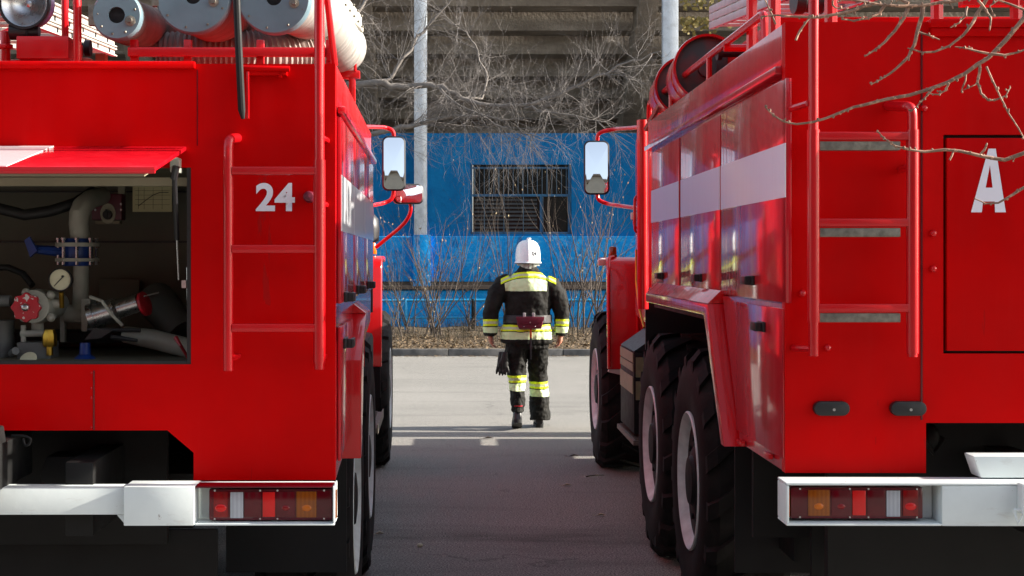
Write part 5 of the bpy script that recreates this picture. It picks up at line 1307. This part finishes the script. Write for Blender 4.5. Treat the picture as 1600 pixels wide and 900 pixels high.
def bare_tree():
    rn = random.Random(11)
    root = empty('bare_tree', (-3.6, 29.2, .1), label='leafless spreading tree with tangled grey twigs in front of the grandstand', category='tree')
    off = Vector((-3.6, 29.2, .1))
    tr = MB()
    q = lambda px, py, d: P(px, py, d)
    base = Vector((-3.6, 29.2, .05))
    fork = q(470, 250, 29.2)
    tr.tube([base, base+Vector((.1,0,1.2)), base.lerp(fork,.7)+Vector((-.05,0,0)), fork], [.19,.16,.14,.12], 12)
    limbs = [
        [fork, q(510,165,29), q(545,133,28.8), q(600,130,28.6), q(632,138,28.6), q(660,132,28.5), q(690,137,28.4), q(722,155,28.3), q(765,166,28.2), q(822,168,28), q(872,150,28), q(930,120,28), q(985,95,27.9), q(1032,80,27.8)],
        [fork, q(540,220,28.8), q(600,205,28.4), q(640,196,28.2), q(690,185,28), q(760,182,27.8), q(830,190,27.7)],
        [q(600,130,28.6), q(622,103,28.7), q(648,66,28.9), q(668,42,29), q(690,15,29), q(720,-25,29)],
        [fork, q(500,140,29.4), q(540,60,29.6), q(580,-20,29.8), q(620,-90,30)],
        [q(722,155,28.3), q(755,150,28.6), q(762,120,28.8), q(745,80,28.9), q(730,52,29), q(700,30,29)],
        [q(822,168,28), q(850,175,27.6), q(900,180,27.4), q(960,196,27.2)],
        [q(690,137,28.4), q(705,160,28), q(745,178,27.8), q(790,200,27.6), q(850,215,27.5)],
    ]
    rad = [[.085,.075,.07,.065,.06,.057,.053,.048,.042,.036,.03,.024,.017,.008], [.06,.05,.045,.04,.032,.024,.01], [.035,.032,.028,.024,.018,.008], [.06,.05,.04,.028,.012], [.026,.024,.02,.016,.012,.006], [.022,.018,.012,.005], [.026,.022,.017,.012,.005]]
    tk = tr.build('trunk', M['bark'], root, off, smooth=60)
    for l, r in zip(limbs, rad):
        l2 = []; r2 = []
        for i in range(len(l)-1):
            for t in (0,.33,.66):
                l2.append(l[i].lerp(l[i+1], t)+Vector((rn.gauss(0,.02), rn.gauss(0,.03), rn.gauss(0,.02)))); r2.append(r[i]+(r[i+1]-r[i])*t)
        l2.append(l[-1]); r2.append(r[-1])
        MB().tube(l2, r2, 8).build('limb', M['bark'], root, off, smooth=60)
    tw = MB()
    for li, l in enumerate(limbs):
        tot = 0
        for i in range(len(l)-1):
            seg = (l[i+1]-l[i]).length
            if l[i].x < -2.2 and li != 3: continue
            cnt = int(seg*(14 if li not in (2,3) else 10))
            for k in range(cnt):
                p0 = l[i].lerp(l[i+1], rn.random()); t = (l[i+1]-l[i]).normalized()
                a = rn.uniform(0, 6.28)
                dn = rn.random() < .50
                d = Vector((rn.gauss(0,.8), rn.gauss(0,.6), rn.uniform(-1.0,.2) if dn else rn.uniform(.1,1.1)))+t*.5
                grow(tw, p0, d, rn.uniform(.5,1.55), rn.uniform(.0045,.009), 0, rn, .16 if not dn else rn.uniform(-.25,.12), 8, (6,3), .8, .13)
    tw.build('twigs', M['twig'], root, off, smooth=0)
bare_tree()
def sapling(px, py, d, seed, stems, h, label, lean=.25, leaves=12, col='twig_red', tilt=0):
    rn = random.Random(seed)
    b = P(px, py, d); b.z = vz(b.x, min(b.y,33))-.03
    root = empty('sapling', b, label=label, category='sapling', group='bare saplings on the verge')
    mb = MB(); lf = MB()
    for k in range(stems):
        dx = Vector((rn.gauss(tilt,lean), rn.gauss(0,lean*.5), 1))
        p0 = b+Vector((rn.gauss(0,.10), rn.gauss(0,.08), 0))
        pts = grow(mb, p0, dx, h*rn.uniform(.6,1.05), rn.uniform(.010,.022), 0, rn, .03, 9, (5,2), .6, .08, (5,4,3))
    for v in rn.sample(mb.v, min(len(mb.v), leaves*stems//2)):
        s = rn.uniform(.018,.04); a = rn.uniform(0,6.28); c = Vector(v)
        if c.z < b.z+.5: continue
        u = Vector((math.cos(a)*s*.6, math.sin(a)*s*.6, 0)); w = Vector((rn.gauss(0,.3)*s, 0, -s*1.4))
        lf.add([c, c+u*.7+w*.5, c+w, c-u*.7+w*.5], [(0,1,2,3)])
    mb.build('stems', M[col], root, b, smooth=0)
    if lf.v: lf.build('leaves', M['dryleaf'], root, b, smooth=0)
sapling(632, 520, 31.0, 1, 5, 2.6, 'many stemmed bare sapling behind the light blue railing post by the left truck mirror')
sapling(668, 525, 30.5, 2, 6, 2.7, 'tall bare sapling standing under the white column foot', tilt=.12)
sapling(688, 528, 29.6, 3, 6, 2.2, 'bushy bare sapling between the white column and the firefighter', leaves=26)
sapling(735, 522, 31.2, 4, 4, 2.5, 'bare sapling left of the firefighter with a dark railing post behind it', tilt=-.05)
sapling(790, 520, 31.5, 7, 4, 3.3, 'bare sapling rising in front of the barred window above the white helmet')
sapling(905, 525, 30.0, 5, 6, 3.0, 'bare sapling leaning right between the firefighter and the right truck fender', tilt=.22)
sapling(892, 518, 31.6, 6, 5, 3.6, 'tallest bare sapling at the right edge of the barred window', tilt=.06, leaves=20)
sapling(935, 520, 31.3, 8, 4, 3.0, 'bare sapling close against the right truck turn lamp', tilt=-.15, leaves=20)
sapling(618, 530, 29.0, 9, 4, 1.6, 'short bare sapling beside the left truck front wheel')
# creeper leaves on the tier at the top right
cr_ = MB(); rn = random.Random(3)
for i in range(260):
    px = rn.gauss(1090,22); py = 28+abs(rn.gauss(0,9)) if rn.random() < .8 else rn.uniform(0,15)
    if px < 1064: continue
    q = P(px, py, 29.2+rn.gauss(0,.12)); s = rn.uniform(.03,.06); a = rn.uniform(0,6.28)
    u = Vector((math.cos(a)*s, rn.gauss(0,.3)*s, math.sin(a)*s)); w = Vector((-math.sin(a)*s*.7, 0, math.cos(a)*s*.7))
    cr_.add([q-u, q+w, q+u, q-w], [(0,1,2,3)])
M['creeper'] = leaf_mat('yellow_creeper_leaf', ((.11,.075,.014),(.20,.14,.02),(.09,.095,.025)))
cr_.build('creeper', M['creeper'], smooth=0, label='yellowing creeper leaves hanging over the concrete tier at top right', category='creeper')

# near tree, branches reaching over the right truck's rear
def near_tree():
    rn = random.Random(21)
    off = Vector((3.1, 4.1, 0))
    root = empty('budding_tree', off, label='budding tree whose thin branches hang across the right truck and its letter A', category='tree')
    tk = MB().tube([(3.1,4.1,0),(3.08,4.12,1.2),(3.0,4.15,2.2),(2.9,4.2,3.4),(2.85,4.25,4.6)], [.13,.11,.10,.08,.05], 14)
    tk.build('trunk', M['bark'], root, off, smooth=60)
    d0 = 4.4
    S_ = lambda seq, d=d0, dd=0: [P(x, y, d+dd*i/len(seq)) for i, (x, y) in enumerate(seq)]
    main = [
        ([(2350,-230),(1900,-160),(1700,-70),(1600,28),(1572,62),(1545,90),(1528,100),(1508,115),(1480,129),(1450,140),(1420,149),(1385,155),(1350,164),(1335,167),(1310,177),(1290,185),(1270,191),(1245,194),(1225,190),(1208,180),(1196,167)], .0068, .0020),
        ([(2330,-330),(1900,-200),(1650,-70),(1530,-8),(1500,0),(1468,4),(1440,9),(1405,10),(1375,7),(1345,2),(1315,-1),(1280,-8),(1240,-14)], .0062, .0020),
        ([(1362,7),(1348,10),(1335,16),(1310,22),(1280,27),(1250,26),(1215,24),(1190,26)], .006, .0022),
        ([(1443,9),(1440,28),(1434,50),(1428,70),(1420,88),(1408,100),(1392,114),(1378,123),(1363,131)], .0065, .0016),
        ([(1421,9),(1412,28),(1398,48),(1382,66),(1367,78),(1353,87)], .0055, .002),
        ([(1560,-30),(1535,8),(1520,33),(1505,55),(1483,72),(1460,81),(1440,82),(1418,75)], .0055, .0018),
        ([(1384,6),(1375,20),(1355,29),(1335,32),(1315,30)], .0045, .002),
        ([(2300,-60),(1900,120),(1700,215),(1600,239),(1570,250),(1535,244),(1500,236),(1475,234),(1445,237),(1420,234),(1400,228),(1388,221),(1378,213),(1370,205)], .0065, .0016),
        ([(2300,0),(1900,190),(1700,250),(1600,293),(1582,304),(1560,317),(1540,318),(1524,311)], .006, .0015),
        ([(1530,100),(1530,115),(1526,130),(1533,146),(1543,157),(1556,156),(1570,150),(1579,136)], .0045, .0016),
        ([(1541,104),(1552,128),(1563,152),(1575,175),(1590,200),(1612,230)], .003, .0016),
        ([(1548,84),(1570,86),(1590,82),(1620,70)], .004, .002),
        ([(1545,84),(1520,78),(1505,75),(1492,73)], .0035, .0014),
        ([(1462,135),(1448,150),(1438,160),(1425,173)], .003, .0014),
        ([(1482,130),(1478,141),(1466,148),(1452,146)], .003, .0014),
        ([(1510,113),(1508,126),(1502,142),(1522,133),(1531,122)], .0028, .0012),
        ([(1435,50),(1450,55),(1468,62)], .003, .0016),
        ([(1512,10),(1508,25),(1498,36),(1485,43)], .0035, .0015),
        ([(1528,0),(1540,15),(1548,28),(1546,48)], .0035, .0018),
        ([(1600,15),(1560,0),(1545,10),(1552,24)], .0035, .0014),
        ([(1484,250),(1488,242),(1492,232)], .003, .002), ([(1531,244),(1537,235),(1542,224)], .004, .0025),
        ([(1418,6),(1405,-2),(1385,-15)], .004, .002), ([(1300,2),(1305,12),(1322,14)], .003, .0015),
        ([(1212,38),(1206,22),(1199,8),(1190,-10)], .003, .0015), ([(1243,63),(1250,48),(1258,36),(1268,25)], .0032, .002),
    ]
    bd = MB()
    for k, (seq, r0, r1) in enumerate(main):
        pts = S_(seq, 4.4+.1*math.sin(k*1.7) if k > 9 else 4.4)
        l2 = []; rs = []
        n = len(pts)
        for i in range(n-1):
            for t in (0, .5):
                l2.append(pts[i].lerp(pts[i+1], t)+Vector((0, rn.gauss(0,.004), 0))); f = (i+t)/(n-1); rs.append((r0+(r1-r0)*f)*(1+.12*rn.random()))
        l2.append(pts[-1]); rs.append(r1)
        bd = MB().tube(l2, rs, 8)
        for i in range(2, len(l2), 1):
            if l2[i].x > 1.75 or rn.random() < .35: continue
            c = l2[i]; s = rn.uniform(.0022,.0045)
            dv = Vector((rn.gauss(0,1), rn.gauss(0,.5), rn.gauss(0,1))).normalized()*(rs[i]+s*.3)
            bd.ball((c.x+dv.x, c.y+dv.y, c.z+dv.z), s, s, s*1.4, 6, 5)
            if rn.random() < .25:
                e_ = c+dv*rn.uniform(1.5,4); bd.tube([c, e_], [.0016,.0010], 4); bd.ball(e_, .0026, .0026, .0034, 6, 4)
        bd.build('branch' if k < 2 or k in (7,8) else 'shoot', M['bud'], root, off, smooth=60)
near_tree()

# building added out of view behind the camera, for reflections and dimmer truck rears
m = Mat('added_building_plaster'); m.set('Base Color', m.mix(m.noise(1.2,5), (.20,.18,.15), (.28,.26,.22))).set('Roughness', .85); M['added_plaster'] = m.m
st_ = empty('added_building', (0,-24,0), label='plain plastered building added out of view behind the camera for reflections', category='building')
MB().box(-40, 16, -26, -18, 0, 10).build('added_building_wall', M['added_plaster'], st_, (0,-24,0))
MB().box(-40.4, 16.4, -26.4, -17.5, 10.01, 10.3).build('roof', M['ledge'], st_, (0,-24,0))
for k in range(7):
    x = -33+6*k
    MB().box(x-1.9, x+1.9, -18.06, -17.9, .02, 4.2).build('added_building_door', M['red'], st_, (0,-24,0))
    o_ = MB().box(x-1.6, x+1.6, -18.05, -17.95, 5.6, 7.6).build('window', M['dglass'], st_, (0,-24,0))
    MB().box(x-.05, x+.05, -17.94, -17.9, 5.6, 7.6).box(x-1.6, x+1.6, -17.945, -17.905, 6.55, 6.65).build('window_frame', M['colw'], o_, (0,-24,0))
# ================================================================== LIGHT, SKY, CAMERA
EL, AZ = 24.0, 89.6             # sun elevation; compass bearing with +Y as north
w = bpy.data.worlds.new('World'); sc.world = w; w.use_nodes = True
nt = w.node_tree; bg = nt.nodes['Background']
sky = nt.nodes.new('ShaderNodeTexSky'); sky.sky_type = 'NISHITA'; sky.sun_disc = False
sky.sun_elevation = R(EL); sky.sun_rotation = R(AZ); sky.air_density = 1.0; sky.dust_density = 1.5; sky.ozone_density = 1.0
hs = nt.nodes.new('ShaderNodeHueSaturation'); hs.inputs['Saturation'].default_value = .6
nt.links.new(sky.outputs[0], hs.inputs['Color']); nt.links.new(hs.outputs[0], bg.inputs[0]); bg.inputs[1].default_value = .088
ld = bpy.data.lights.new('sun', 'SUN'); ld.energy = 3.9; ld.angle = R(.5); ld.color = (1, .93, .82)
lo = bpy.data.objects.new('sun', ld); COL.objects.link(lo); lo.location = (20, 0, 15)
sd = Vector((math.sin(R(AZ))*math.cos(R(EL)), math.cos(R(AZ))*math.cos(R(EL)), math.sin(R(EL))))
lo.rotation_euler = sd.to_track_quat('Z', 'Y').to_euler()
cd = bpy.data.cameras.new('camera'); co = bpy.data.objects.new('camera', cd); COL.objects.link(co)
co.location = (0, 0, CZ); co.rotation_euler = (R(90), 0, 0)
cd.sensor_width = 36; cd.sensor_fit = 'HORIZONTAL'; cd.lens = F/1600*36
cd.shift_x = 100/1600; cd.shift_y = -45/1600; cd.clip_start = .05; cd.clip_end = 600
sc.camera = co
vs_ = sc.view_settings; vs_.view_transform = 'Standard'; vs_.look = 'None'; vs_.gamma = 1; vs_.use_curve_mapping = False
vs_.exposure = 1.85
